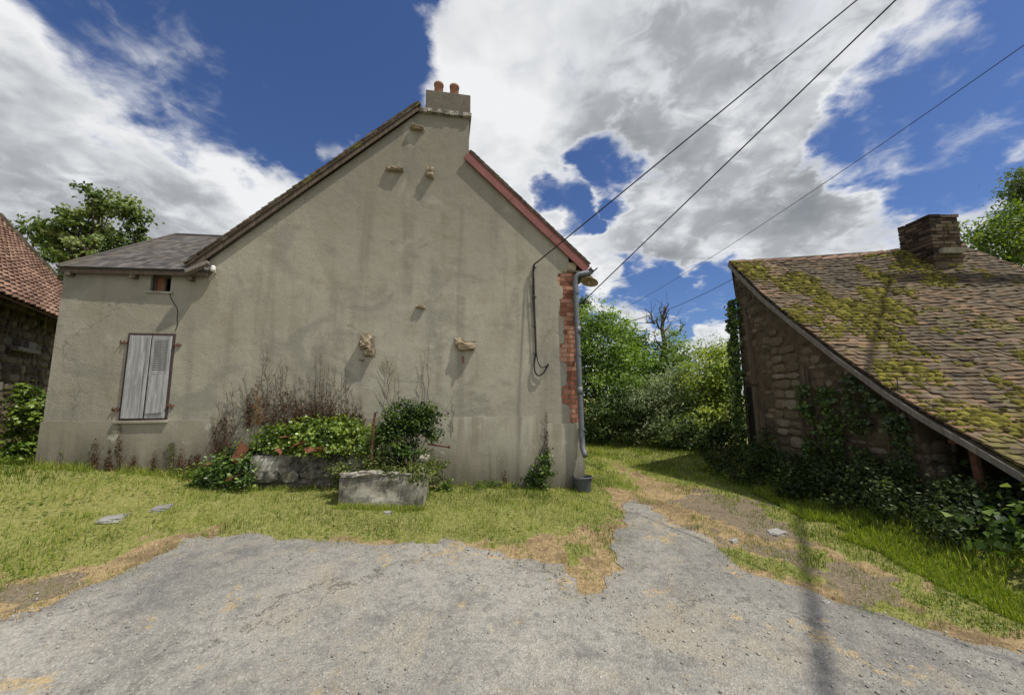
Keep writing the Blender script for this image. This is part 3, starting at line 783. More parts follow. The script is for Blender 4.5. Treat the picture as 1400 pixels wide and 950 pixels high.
# zinc gutter and downpipe
m = MB()
a = [(1.40, -.16, 3.76), (1.40, 7.8, 3.72)]
n = 9
for i in range(n - 1):
    t0, t1 = PI + PI * i / (n - 1), PI + PI * (i + 1) / (n - 1)
    for r in (.06,):
        q = lambda t_, p, rr: (p[0] + rr * math.cos(t_), p[1], p[2] + rr * math.sin(t_))
        m.hexa([q(t0, a[0], r), q(t1, a[0], r), q(t1, a[1], r), q(t0, a[1], r), q(t0, a[0], r - .005), q(t1, a[0], r - .005), q(t1, a[1], r - .005), q(t0, a[1], r - .005)])
m.build('gutter', M['zinc'], house)
ux, _, zx = on_wall(790, 480, .09)
dp_ = MB()
pp = [(1.37, -.09, 3.70), (1.335, -.10, 3.672), (1.22, -.10, 3.655), (1.14, -.095, 3.64), (1.085, -.09, 3.58), (1.075, -.09, 3.45)] + [(1.075 + .008 * k, -.09, 3.45 - k * .5) for k in range(1, 6)] + [(1.118, -.10, .78), (1.125, -.15, .70), (1.125, -.19, .655)]
dp_.tube(pp, .044, 14); 
for z in (2.62, 1.62): dp_.tube([(1.10, -.09, z), (1.10, -.09, z + .12)], .049, 14)
dp_ = dp_.build('downpipe', M['zinc'], house, smooth=True)
for z in (3.3, 2.25, 1.05):
    m = MB(); m.tube([(1.085 + (3.45 - z) * .016, -.09, z), (1.085 + (3.45 - z) * .016, -.09, z + .03)], .053, 14); m.box((1.08, -.05, z), (1.12, .02, z + .025)); m.build('pipe_bracket', M['zinc'], dp_)

# ------------------------------------------------------------------ leaves
def leaf_mesh(name, P, out, size, pal, mat, parent=None, ratio=.55, upb=.5, seed=0, cl=None, droop=.3, outw=.6, rnd=.6):
    r = np.random.default_rng(seed); N = len(P)
    P = np.asarray(P, float); out = np.broadcast_to(np.asarray(out, float), P.shape)
    n = out * outw + r.normal(size=(N, 3)) * rnd + np.array([0, 0, upb]); n /= np.linalg.norm(n, axis=1, keepdims=True) + 1e-9
    t = r.normal(size=(N, 3)) + np.array([0, 0, -droop]) + out * .3; t -= n * (n * t).sum(1, keepdims=True); t /= np.linalg.norm(t, axis=1, keepdims=True) + 1e-9
    b = np.cross(n, t)
    L = (np.broadcast_to(size, (N,)) * r.uniform(.6, 1.35, N))[:, None]
    V = np.stack([P - t * L * .5, P + b * L * ratio * .5 + n * L * .10 - t * L * .06, P + t * L * .5 - n * L * .10, P - b * L * ratio * .5 + n * L * .10 - t * L * .06], 1).reshape(-1, 3)
    i = np.arange(N)[:, None] * 4
    F = np.concatenate([i + [0, 1, 2], i + [0, 2, 3]], 1).reshape(-1, 3)
    k = r.beta(2, 2, N) if cl is None else np.clip(cl + r.normal(0, .16, N), 0, 1)
    pal = np.array(pal, float); x = k * (len(pal) - 1); j = np.clip(x.astype(int), 0, len(pal) - 2); f = (x - j)[:, None]
    c = pal[j] * (1 - f) + pal[j + 1] * f
    return np_mesh(name, V, F, mat, parent, col=np.repeat(c, 4, 0))
def crown_pts(blobs, ncl, per, cr, seed, flat=.7, shell=2.2, low=None):
    r = np.random.default_rng(seed)
    w = np.array([b[1][0] * b[1][1] * b[1][2] for b in blobs]) ** .7; w /= w.sum()
    Cs, Os = [], []
    while len(Cs) < ncl:
        bc, br = blobs[r.choice(len(blobs), p=w)]
        d = r.normal(size=3); d /= np.linalg.norm(d)
        q = r.random() ** (1 / shell) * (.78 + .42 * float(fbm(d[0] * 2 + seed, d[1] * 2 + d[2] * 2, 9)))
        p = np.array(bc) + d * q * np.array(br)
        if low is not None and p[2] < low: continue
        Cs.append(p); Os.append(d)
    Cs = np.array(Cs); Os = np.array(Os)
    P = np.repeat(Cs, per, 0) + r.normal(size=(ncl * per, 3)) * cr * np.array([1, 1, flat]) * np.repeat(r.uniform(.55, 1.4, ncl), per)[:, None]
    kc = np.repeat(np.clip(r.beta(2, 2, ncl), 0, 1), per)
    return P, np.repeat(Os, per, 0), kc, Cs
def limbs(mb, base, Cs, r0, seed, top=None, nl=14, n=7, fork=.35, lean=(0, 0)):
    r = np.random.default_rng(seed); base = np.array(base, float)
    top = np.array(top if top is not None else Cs.mean(0), float)
    k = 7
    path = [base + (top - base) * i / k + np.array([math.sin(i * 1.3 + seed) * .05 * i / k, math.cos(i * 1.7 + seed) * .05 * i / k, 0]) for i in range(k + 1)]
    mb.tube(path, [r0 * (1.25 if i == 0 else 1 - .75 * i / k) for i in range(k + 1)], n)
    sel = Cs[r.permutation(len(Cs))[:nl]]
    for c in sel:
        f = r.uniform(fork, .95); i = int(f * k); s = path[i] + (path[min(i + 1, k)] - path[i]) * (f * k - i)
        mdl = (s + c) / 2 + r.normal(size=3) * .08 * np.linalg.norm(c - s) + np.array([0, 0, .08])
        rr = r0 * (1 - .75 * f) * .6
        mb.tube([s, (s + mdl) / 2 + r.normal(size=3) * .02, mdl, (mdl + c) / 2, c], [rr, rr * .8, rr * .6, rr * .4, rr * .15], 5)
def tree(kind, label, cat, base, blobs, ncl, per, cr, leaf, pal, seed, r0=.1, group=None, nl=14, mat='leaf', ratio=.55, low=None, upb=.5, shell=2.2, top=None, outw=.6):
    e = empty(kind, tuple(base), 0, label, cat, group)
    bl = [(np.array(c) - np.array(base), rr) for c, rr in blobs]
    P, O, kc, Cs = crown_pts(bl, ncl, per, cr, seed, low=low, shell=shell)
    leaf_mesh('crown' if 'tree' in kind else 'foliage', P, O, leaf, pal, M[mat], e, ratio, upb, seed, kc, outw=outw)
    mb = MB(); limbs(mb, (0, 0, -.1), Cs, r0, seed, nl=nl, top=top)
    mb.build('trunk' if 'tree' in kind else 'stem', M['bark'], e, smooth=True)
    return e
def bl(px, py, Yd, rw, rh, rd=None):
    """crown lobe: centre pixel, distance, half width and half height in pixels"""
    p = at(px, py, Yd); s = Yd / F_PX
    return (p, (rw * s, (rd if rd else rw) * s, rh * s))
def on_ground(px, Yd):
    p = at(px, 560, Yd); return np.array([p[0], p[1], float(terrain(p[0], p[1]))])

G_LAUREL = [(0.037, 0.071, 0.017), (0.110, 0.191, 0.037), (0.201, 0.312, 0.060), (0.312, 0.411, 0.100)]
G_DARK = [(0.020, 0.037, 0.014), (0.051, 0.088, 0.024), (0.093, 0.145, 0.037), (0.153, 0.212, 0.068)]
G_YEL = [(0.063, 0.098, 0.018), (0.159, 0.240, 0.039), (0.291, 0.372, 0.063), (0.443, 0.496, 0.106)]
G_MAPLE = [(0.024, 0.044, 0.012), (0.070, 0.120, 0.026), (0.150, 0.210, 0.052), (0.280, 0.340, 0.100)]
G_GREY = [(0.053, 0.080, 0.035), (0.132, 0.177, 0.080), (0.230, 0.283, 0.132), (0.354, 0.399, 0.212)]
G_IVY = [(0.013, 0.027, 0.007), (0.037, 0.073, 0.015), (0.088, 0.150, 0.027), (0.200, 0.288, 0.062)]
G_LIT = [(0.022, 0.050, 0.009), (0.083, 0.143, 0.022), (0.182, 0.259, 0.039), (0.297, 0.363, 0.077)]

# maple behind the lean-to
Ym = 11.0
tree('maple_tree', 'broad leaved green tree rising behind the slate roofed lean-to', 'tree', on_ground(130, Ym),
     [bl(120, 330, Ym, 52, 36), bl(68, 325, Ym, 30, 20), bl(140, 276, Ym, 28, 20), bl(178, 292, Ym, 22, 18), bl(112, 300, Ym, 26, 20), bl(120, 372, Ym, 55, 36), bl(172, 330, Ym, 34, 26)], 150, 80, .115, .115, [(.03, .05, .014), (.09, .14, .032), (.18, .24, .065), (.30, .34, .13)], 5, .16, nl=40, ratio=.75)
# shrubs and trees at the end of the lane
HG = 'shrubs and trees closing the end of the lane'
def hshrub(kind, label, px, Yd, blobs, ncl, per, cr, leaf, pal, seed, **k):
    tree(kind, label, 'tree' if 'tree' in kind else 'shrub', on_ground(px, Yd), blobs, ncl, per, cr, leaf, pal, seed, group=HG, low=.05, **k)
hshrub('laurel_tree', 'tall bright green bushy tree right beside the brick corner', 832, 13.5, [bl(825, 500, 13.5, 48, 78), bl(800, 470, 13.5, 40, 62), bl(850, 520, 13.3, 42, 60), bl(815, 430, 13.6, 26, 22), bl(840, 450, 13.6, 30, 22), bl(765, 500, 13.8, 42, 70), bl(745, 560, 13.6, 50, 44)], 430, 46, .19, .12, G_LAUREL, 21, r0=.09)
hshrub('conifer_tree', 'dark tree top peeping up behind the brick corner', 796, 15.5, [bl(794, 420, 15.5, 9, 22), bl(793, 460, 15.5, 16, 40)], 70, 40, .15, .10, G_DARK, 22, r0=.08)
hshrub('hazel_tree', 'mid green rounded tree standing left of the dead tree', 868, 15, [bl(868, 500, 15, 36, 46), bl(880, 480, 15, 26, 26), bl(862, 462, 15, 22, 20), bl(870, 550, 15, 40, 50)], 200, 44, .19, .13, G_LAUREL, 23, r0=.08)
hshrub('dark_shrub', 'low dark green shrub at the left foot of the hedge', 848, 12.6, [bl(835, 565, 12.6, 50, 38), bl(870, 560, 12.4, 40, 38), bl(815, 580, 12.8, 36, 26)], 230, 44, .16, .095, G_DARK, 24, r0=.05)
hshrub('grey_shrub', 'grey green willowy shrub in the middle of the hedge', 905, 12.2, [bl(880, 560, 12.2, 46, 36), bl(920, 540, 12.2, 44, 40), bl(905, 580, 12.0, 50, 28)], 260, 44, .16, .10, G_GREY, 25, r0=.05, ratio=.35)
hshrub('elder_shrub', 'leafy yellow green shrub lit by the sun beside the old barn', 970, 11.8, [bl(965, 525, 11.8, 40, 36), bl(985, 500, 11.8, 30, 34), bl(955, 575, 11.6, 42, 34), bl(990, 560, 11.4, 30, 44)], 260, 44, .16, .10, G_YEL, 26, r0=.05)
hshrub('bramble_shrub', 'dark bramble thicket low at the right foot of the hedge', 950, 11.2, [bl(940, 590, 11.2, 46, 22), bl(980, 592, 11.0, 34, 24)], 130, 44, .14, .085, G_DARK, 27, r0=.03)
hshrub('ash_tree', 'thin pale young tree rising behind the yellow green shrub', 960, 14.5, [bl(960, 485, 14.5, 34, 24), bl(940, 500, 14.5, 26, 30), bl(985, 480, 14.5, 30, 18), bl(960, 530, 14.5, 40, 30)], 120, 30, .22, .10, G_YEL, 28, r0=.06, ratio=.3)
hshrub('lilac_tree', 'green tree with a loose crown around the dead stem', 915, 14.2, [bl(912, 510, 14.2, 34, 34), bl(925, 480, 14.2, 18, 26), bl(905, 560, 14.2, 40, 40)], 170, 40, .19, .11, G_LAUREL, 29, r0=.06)
# dead tree
b0 = on_ground(908, 14.6); dt = empty('dead_tree', tuple(b0), 0, 'bare dead tree with twisted branches standing above the hedge', 'tree', HG)
m = MB(); r = np.random.default_rng(3)
pth = [at(908, 600, 14.6) * [1, 1, 0] + [0, 0, -.1], at(908, 520, 14.6), at(906, 490, 14.6), at(909, 470, 14.6), at(905, 450, 14.6), at(907, 432, 14.6), at(909, 418, 14.6)]
m.tube([p - b0 for p in pth], [.14, .11, .10, .085, .07, .05, .02], 8); m.build('trunk', M['bark'], dt, smooth=True)
m = MB()
for (s, e_, wig) in [((905, 450), (886, 432), 3), ((893, 439), (888, 426), 2), ((907, 440), (914, 424), 2), ((906, 436), (901, 422), 2), ((909, 468), (933, 447), 4), ((922, 458), (938, 443), 3), ((907, 478), (894, 458), 3), ((907, 455), (918, 440), 2), ((896, 442), (882, 440), 2), ((909, 485), (924, 470), 3), ((906, 490), (890, 478), 3), ((908, 430), (914, 415), 2)]:
    a, c = at(*s, 14.6), at(*e_, 14.6 + r.uniform(-.4, .4)); q = [a + (c - a) * k / 5 + r.normal(size=3) * .012 * wig * (0 < k < 5) for k in range(6)]
    m.tube([p - b0 for p in q], np.linspace(.045, .012, 6), 5)
    for _ in range(3):
        i = r.integers(2, 6); m.tube([q[i] - b0, q[i] - b0 + r.normal(size=3) * .12 + [0, 0, .1], q[i] - b0 + r.normal(size=3) * .22 + [0, 0, .2]], [.014, .01, .005], 4)
m.build('branch', M['bark'], dt)
P, O, kc, Cs = crown_pts([(at(915, 462, 14.6) - b0, (.5, .4, .4)), (at(899, 434, 14.6) - b0, (.35, .3, .22)), (at(925, 472, 14.6) - b0, (.5, .4, .3))], 30, 26, .11, 77)
leaf_mesh('foliage', P, O, .08, G_LAUREL, M['leaf'], dt, .5, .5, 4, kc)
# trees behind the right barn
tree('oak_tree', 'pale green tree behind the right end of the mossy roof', 'tree', on_ground(1365, 13.5),
     [bl(1362, 318, 13.5, 34, 30), bl(1395, 330, 13.5, 40, 44), bl(1335, 322, 13.5, 20, 22), bl(1375, 360, 13.5, 50, 34), bl(1400, 295, 13.5, 32, 22)], 190, 34, .20, .12, G_LIT[:3] + [(.2, .24, .07)], 31, .12, nl=24, ratio=.6)
tree('poplar_tree', 'darker taller tree at the right edge behind the pale green tree', 'tree', on_ground(1412, 16),
     [bl(1405, 262, 16, 26, 40), bl(1420, 300, 16, 40, 60), bl(1395, 245, 16, 14, 14), bl(1440, 240, 16, 30, 40)], 190, 40, .22, .14, G_DARK[1:] + [(.12, .16, .05)], 32, .15, nl=18)

# ------------------------------------------------------------------ stone walls
def stone_wall(mb, O, U, Zd, Nn, width, topf, seed, hmin=.09, hmax=.2, wmin=.12, wmax=.38, skip=lambda u, z: False, tmin=.1, tmax=.9, proud=.035, z0=-.1):
    r = np.random.default_rng(seed); O, U, Zd, Nn = [np.array(q, float) for q in (O, U, Zd, Nn)]
    z = z0
    while z < 9:
        h = r.uniform(hmin, hmax); u = -r.uniform(0, .2)
        while u < width:
            w = r.uniform(wmin, wmax); a, b = max(0, u), min(width, u + w); u += w
            if b - a < .05: continue
            zt = z + h * r.uniform(.85, 1.02); zb = z + r.uniform(-.01, .015)
            if zt > topf((a + b) / 2) or zt > max(topf(a), .0) + .05 or skip((a + b) / 2, (zb + zt) / 2): continue
            g = .012; pr = proud * r.uniform(.35, 1.25)
            def pt(uu, zz, d): return O + U * uu + Zd * zz + Nn * d
            us = [a + g, a + (b - a) * .3, b - (b - a) * .3, b - g]; zs = [zb + g, zb + (zt - zb) * .35, zt - (zt - zb) * .35, zt - g]
            vs = []
            for iz, zz in enumerate(zs):
                for iu, uu in enumerate(us):
                    ed = (iu in (0, 3)) + (iz in (0, 3))
                    d = pr * (1 if ed == 0 else .62 if ed == 1 else .15) + r.uniform(-.006, .006)
                    vs.append(pt(uu + r.uniform(-.014, .014) - (.02 * (iu - 1.5) / 1.5 if ed == 2 else 0), zz + r.uniform(-.01, .01) - (.015 * (iz - 1.5) / 1.5 if ed == 2 else 0), d))
            fs = []
            for iz in range(3):
                for iu in range(3):
                    q = iz * 4 + iu; fs.append((q, q + 1, q + 5, q + 4))
            ring = [0, 1, 2, 3, 7, 11, 15, 14, 13, 12, 8, 4]
            bi = len(vs)
            for q in ring: vs.append(vs[q] - Nn * (pr + .06))
            for k in range(12): fs.append((ring[(k + 1) % 12], ring[k], bi + k, bi + (k + 1) % 12))
            mb.add(vs, fs, r.uniform(tmin, tmax))
        z += h
    return mb

# ------------------------------------------------------------------ right barn
barn = empty('stone_barn', (4.75, 8.0, 0), 0, 'old rubble stone barn with sweeping mossy tile roof and leaning brick chimney', 'barn')
BO = np.array([4.75, 8.0, 0.0])
prof = np.array([(7.90, 4.40), (6.97, 3.42), (6.16, 2.72), (5.34, 2.045), (4.61, 1.49), (3.70, .93), (2.75, .42)])
cumd = np.concatenate([[0], np.cumsum(np.hypot(*np.diff(prof, axis=0).T))]); cumd /= cumd[-1]
def bprof(t):      # t: 0 eave, 1 ridge
    return np.interp(1 - t, cumd, prof[:, 0]), np.interp(1 - t, cumd, prof[:, 1])
def BS(s, t):
    y, z = bprof(t); x = 4.66 + s * (4.35 + 1.5 * (1 - t))
    sag = .05 * (float(fbm(x * .9, y * .9, 61)) - .5) + .02 * (float(fbm(x * 4, y * 4, 62)) - .5)
    return np.array([x, y - .52 * s, z + .09 * s - .07 * math.sin(PI * min(1, s * 1.2)) * t + sag]) - BO
def ztop(y): return float(np.interp(y, prof[::-1, 0], prof[::-1, 1]))
m = MB()
R0, C0 = 72, 36
slab_n = 30
for i in range(slab_n):
    for j in range(10):
        A, B, C_, D_ = BS(j / 10, i / slab_n), BS((j + 1) / 10, i / slab_n), BS((j + 1) / 10, (i + 1) / slab_n), BS(j / 10, (i + 1) / slab_n)
        nn = np.array([0, -.6, .8]); m.hexa([A - nn * .05, B - nn * .05, C_ - nn * .05, D_ - nn * .05, A - nn * .012, B - nn * .012, C_ - nn * .012, D_ - nn * .012], .2)
def tfun(A, r):
    x, y = A[0], A[1]
    v = .5 + .55 * (float(fbm(x * .8 + 3, y * 1.2, 71)) - .5) + r.normal(0, .16)
    if x < .55 + r.uniform(-.1, .3) : v += .33
    return float(np.clip(v, .03, .97))
tile_slope(m, BS, R0, C0, thick=.016, lift=.026, gap=.006, wob=.012, skip=.006, over=1.8, tfun=tfun)
for k in range(60):
    pass
back = lin(BS(0, 1), BS(1, 1), BS(1, 1) + (1.0, 3.6, -2.9), BS(0, 1) + (2.45, 3.6, -2.9)); slab(m, lambda s, t_: back(1 - s, t_), .05, .3); tile_slope(m, lambda s, t_: back(1 - s, 1 - t_), 24, 26, thick=.017, lift=.02)
m.build('tile_roof', M['tile_old'], barn)
m = MB(); n = 15
for k in range(n):
    a, b = BS(k / n, 1), BS((k + 1) / n, 1)
    m.tube([a + (0, .03, -.03 + rng.uniform(-.008, .008)), b + (0.02, .03, -.015 + rng.uniform(-.008, .008))], [.085, .10], 10, rng.uniform(.45, .95))
m.build('ridge_tile', M['tile_red'], barn)
# moss cushions on the tiles
m = MB(); r = np.random.default_rng(17)
cnt = 0
for _ in range(22000):
    s, tt = r.random() ** 1.0 * .9, r.random()
    p = BS(s, tt); f = float(fbm(p[0] * 2.4, p[1] * 2.4, 81, 4)) * 1.1 - .05 + .10 * math.exp(-((p[0] - .35 - (1 - tt) * .5) / .65) ** 2) * (tt > .15) - .02
    band = .05 * sstep(.45, .2, tt)
    ff = f + band + r.normal(0, .035)
    if ff < .598: continue
    tt = (round(tt * R0) + r.uniform(-.1, .35)) / R0
    p = BS(s, min(1, max(0, tt))) + np.array([0, -.02, .034])
    rx = r.uniform(.014, .034) * (1 + 1.3 * r.random() ** 4) * (1 + 1.6 * min(.35, ff - .60)); ry = rx * r.uniform(.5, .9); h = min(.028, rx * r.uniform(.3, .55))
    nn = np.array([0, -.62, .78]); e1 = np.array([1, 0, 0.]); e2 = np.cross(nn, e1)
    k = 7; vs = []; ph = r.uniform(0, 6)
    for rad, hh in ((1, -.25), (.8, .5), (.42, .9)):
        for q in range(k):
            an = 2 * PI * q / k + ph; j = r.uniform(.75, 1.2)
            vs.append(p + e1 * rx * rad * j * math.cos(an) + e2 * ry * rad * j * math.sin(an) + nn * h * (hh + r.uniform(-.12, .12)))
    vs.append(p + nn * h)
    fs = []
    for ri in range(2):
        for q in range(k): fs.append((ri * k + q, ri * k + (q + 1) % k, (ri + 1) * k + (q + 1) % k, (ri + 1) * k + q))
    for q in range(k): fs.append((2 * k + q, 2 * k + (q + 1) % k, 3 * k))
    m.add(vs, fs, float(np.clip(r.normal(.45, .22), .05, .95))); cnt += 1
    if cnt > 8500: break
mo = m.build('moss', M['moss'], barn, smooth=True); mo['kind'] = 'stuff'
# verge board following the sweep of the roof
m = MB(); nseg = 14
for k in range(nseg):
    t0, t1 = 1 - k / nseg, 1 - (k + 1) / nseg
    A, B = BS(-.004, t0), BS(-.004, t1); d = B - A; L_ = np.linalg.norm(d); d /= L_; nn = np.cross(np.array([-1.0, 0, 0]), d); nn = nn if nn[2] > 0 else -nn
    m.obox((A + B) / 2 - nn * .058, d * L_ * .503, (.013, 0, 0), nn * .032, .5)
m.build('verge_board', M['wood'], barn)
for k in range(9):
    m = MB(); t0 = .97 - k * .105; A = BS(.03, t0); B = BS(.12, t0)
    m.obox(A + np.array([.05, 0, -.10]), (.12, 0, 0), (0, .035, 0), (0, 0, .035), .5); m.build('rafter', M['wood_dark'], barn)
# walls
def bp(y, z, x=0.0): return np.array([4.75 + x, y, z]) - BO
WY0, WY1 = 8.0, 4.62
mb = MB()
ysamp = np.linspace(WY0, WY1, 14)
for a, b in zip(ysamp[:-1], ysamp[1:]):
    p = [bp(a, -.2, .03), bp(a, -.2, .42), bp(b, -.2, .42), bp(b, -.2, .03), bp(a, ztop(a) - .15, .03), bp(a, ztop(a) - .15, .42), bp(b, ztop(b) - .15, .42), bp(b, ztop(b) - .15, .03)]
    mb.hexa(p)
mb.box(tuple(bp(7.75, -.2, .42)), tuple(bp(8.1, 4.0, 4.6)))
mb.hexa([bp(8.0, -.2, .03), bp(8.0, -.2, .5), bp(11.2, -.2, 2.7), bp(11.2, -.2, 2.25), bp(8.0, 4.1, .03), bp(8.0, 4.1, .5), bp(11.2, 1.55, 2.7), bp(11.2, 1.55, 2.25)])
mb.box(tuple(bp(3.2, -.2, 4.6)), tuple(bp(8.0, 1.0, 5.0)))
for a, b in zip(ysamp[:-1], ysamp[1:]):
    mb.hexa([bp(a, .9, 4.6), bp(a, .9, 5.0), bp(b, .9, 5.0), bp(b, .9, 4.6), bp(a, ztop(a) - .2, 4.6), bp(a, ztop(a) - .2, 5), bp(b, ztop(b) - .2, 5), bp(b, ztop(b) - .2, 4.6)])
mb.box(tuple(bp(4.75, -.2, .42)), tuple(bp(5.0, 1.35, 4.6)))
mb.build('mortar_wall', M['earth_mortar'], barn)
door = lambda u, z: (.10 < u < .42 and z < 1.75)
pier = lambda u, z: (.95 < u < 1.62)
post = lambda u, z: (.42 <= u < .66 and z < 2.6) or (1.66 < u < 1.86 and .9 < z < 2.1)
mb = MB(); tf = lambda u: ztop(WY0 - u) - .16
stone_wall(mb, bp(WY0, 0, .03), (0, -1, 0), (0, 0, 1), (-1, 0, 0), WY0 - WY1, tf, 5, .06, .17, .07, .30, lambda u, z: door(u, z) or pier(u, z) or post(u, z), tmin=.15, tmax=.85, proud=.016)
mb.build('rubble_wall', M['stone'], barn); mb = MB()
stone_wall(mb, bp(WY0 - .95, 0, .015), (0, -1, 0), (0, 0, 1), (-1, 0, 0), .67, lambda u: tf(u + .95) - .35, 6, .11, .20, .28, .50, tmin=.45, tmax=.95, proud=.028)
mb.build('stone_pier', M['stone'], barn); mb = MB()
# return face of the wall at its near end, and far corner
stone_wall(mb, bp(WY1, 0, .03), (1, 0, 0), (0, 0, 1), (0, -1, 0), .4, lambda u: 1.1, 8, .1, .2, .14, .3)
mb.build('wall_end', M['stone'], barn, smooth=False)
m = MB(); m.box(tuple(bp(7.90, .0, .022)), tuple(bp(7.58, 1.75, .04)), .3); m.build('doorway_dark_sheet', M['void'], barn)  # black sheet on the wall standing in for a shaded opening
m = MB(); m.hexa([bp(7.56, 0, -.05), bp(7.56, 0, .05), bp(7.46, 0, .05), bp(7.46, 0, -.05), bp(7.62, 1.75, -.04), bp(7.62, 1.75, .05), bp(7.53, 1.75, .05), bp(7.53, 1.75, -.04)]); m.build('door_post', M['wood_dark'], barn)
m = MB(); m.hexa([bp(7.44, .1, -.04), bp(7.44, .1, .05), bp(7.36, .1, .05), bp(7.36, .1, -.04), bp(7.47, 1.3, -.03), bp(7.47, 1.3, .05), bp(7.40, 1.3, .05), bp(7.40, 1.3, -.03)]); m.build('door_post', M['wood_dark'], barn)
m = MB(); m.hexa([bp(7.62, 1.8, -.04), bp(7.62, 1.8, .05), bp(7.55, 1.8, .05), bp(7.55, 1.8, -.04), bp(7.70, 3.3, -.03), bp(7.70, 3.3, .05), bp(7.64, 3.3, .05), bp(7.64, 3.3, -.03)]); m.build('door_post', M['wood_dark'], barn)
m = MB(); m.box(tuple(bp(6.33, .95, -.01)), tuple(bp(6.26, 2.05, .06)), .5, .006); m.build('window_post', M['wood_dark'], barn)
m = MB(); m.box(tuple(bp(6.24, .9, .0)), tuple(bp(6.18, 2.0, .06)), .5, .006); m.build('window_post', M['wood_dark'], barn)
m = MB(); m.tube([bp(4.08, float(terrain(4.8, 4.08)) - .1, .06), bp(4.10, .7, .05), bp(4.12, 1.10, .05)], [.045, .04, .042], 9); m.box(tuple(bp(4.28, 1.06, -.02)), tuple(bp(3.98, 1.10, .12)), .5, .004)
m.build('post', M['rust'], barn, smooth=False)
# chimney of dark mossy brick on the ridge
ch = MB()
cb = np.array([8.24, 7.22, 4.05]) - BO
def cbx(a, b, t_, jit): ch.box(tuple(np.array(a) + cb), tuple(np.array(b) + cb), t_, jit)
zc = 0.0; row = 0
while zc < .86:
    o = .0 if row % 2 else .11
    wtop = .0
    for side in range(2):
        x = -.32 - o
        while x < .25:
            a, b = max(-.32, x), min(.25, x + .21); x += .22
            if b - a < .04: continue
            y0 = -.28 if side == 0 else .19
            cbx((a, y0 + rng.uniform(-.012, .012), zc), (b, y0 + .12, zc + .055), rng.uniform(.05, .9), .006)
        y = -.27 - o
        while y < .30:
            a, b = max(-.165, y), min(.19, y + .21); y += .22
            if b - a < .04: continue
            x0 = -.32 if side == 0 else .14
            cbx((x0 + rng.uniform(-.012, .012), a, zc), (x0 + .12, b, zc + .055), rng.uniform(.05, .9), .006)
    zc += .066; row += 1
ch = ch.build('chimney', M['sooty_brick'], barn)
ch.location = (0, 0, 0)
m = MB(); m.box(tuple(cb + (-.305, -.265, -.2)), tuple(cb + (.235, .295, .83))); m.build('mortar', M['earth_mortar'], ch)
m = MB(); m.obox(cb + np.array([-.02, -.31, .18]), (.2, 0, 0), (0, .05, .0), (0, -.02, .045)); m.build('flashing', M['concrete'], ch)

# ------------------------------------------------------------------ left barn
lbE = np.array([-11.4, 10.8, 3.28]); ed = np.array([-.5523, .8337, 0]); upd = np.array([-.8337, -.5523, 0])
lb = empty('tiled_barn', (-9.5, 8, 0), 0, 'dark stone barn under a red tiled roof at the left edge', 'barn'); LO = np.array([-9.5, 8, 0])
Lb = 9.2
def LS(s, t_): 
    p = lbE - ed * Lb * (1 - s) + upd * (3.3 * t_) + np.array([0, 0, 1.28 * 3.3 * t_])
    return p + np.array([0, 0, .05 * (float(fbm(p[0] * .8, p[1] * .8, 4)) - .5)]) - LO
m = MB(); nr, nc, pn = 36, 44, 5
prf = [0, .010, .030, .034, .012]
nn = np.cross(ed, upd + np.array([0, 0, 1.28])); nn /= np.linalg.norm(nn); nn = nn if nn[2] > 0 else -nn
for i in range(nr):
    for j in range(nc):
        tt = float(np.clip(rng.normal(.55, .2) + .4 * (float(fbm(i * .3, j * .3, 8)) - .5), .05, .95)); vs = []
        dj = rng.uniform(-.006, .006)
        for k in range(pn + 1):
            s = (j + k / pn) / nc; h = prf[k % pn]
            a = LS(s, i / nr) + nn * (.045 + h + dj); b = LS(s, (i + 1.15) / nr) + nn * (.008 + h)
            vs += [a - nn * .028, a, b]
        fs = []
        for k in range(pn):
            fs += [(k * 3, k * 3 + 3, k * 3 + 4, k * 3 + 1), (k * 3 + 1, k * 3 + 4, k * 3 + 5, k * 3 + 2)]
        m.add(vs, fs, tt)
slab(m, LS, .04, .2, 3)
m.build('tile_roof', M['tile_red'], lb)
m = MB()
for k in range(11):
    a = LS(1, k / 11) + nn * .05; b = LS(1, (k + 1) / 11) + nn * .06
    m.tube([a, b], [.07, .085], 8, rng.uniform(.05, .4))
m.build('verge_tile', M['tile_old'], lb)
m = MB(); wo_ = lbE + upd * .45 - LO; wz = 3.28 + .45 * 1.28 - .1
far = wo_ - ed * .25; near_ = wo_ - ed * (Lb - .2)
th = upd * .4
opA, opB, opT = 3.05, 4.35, 1.78
def lp(d, z, k=0.0): q = wo_ - ed * d + upd * k; return np.array([q[0], q[1], z])
def lbox(d0, d1, z0, z1, k0=.02, k1=.4): m.hexa([lp(d0, z0, k0), lp(d1, z0, k0), lp(d1, z0, k1), lp(d0, z0, k1), lp(d0, z1, k0), lp(d1, z1, k0), lp(d1, z1, k1), lp(d0, z1, k1)])
opD0, opD1 = 4.2, 5.6
lbox(.2, opD0, -.2, wz); lbox(opD0, opD1, opT, wz); lbox(opD1, Lb - .2, -.2, wz); lbox(.2, Lb - .2, -.2, 3.3, 2.9, 3.2)
m.build('mortar_wall', M['earth_mortar'], lb)
mb = MB(); stone_wall(mb, lp(.2, 0, .02), -ed, (0, 0, 1), -upd, Lb - .4, lambda u: wz, 15, .1, .2, .14, .4, lambda u, z: opD0 - .2 < u + 0 < opD1 - .2 and z < opT + .15, tmin=.05, tmax=.75)
mb.build('rubble_wall', M['stone'], lb)
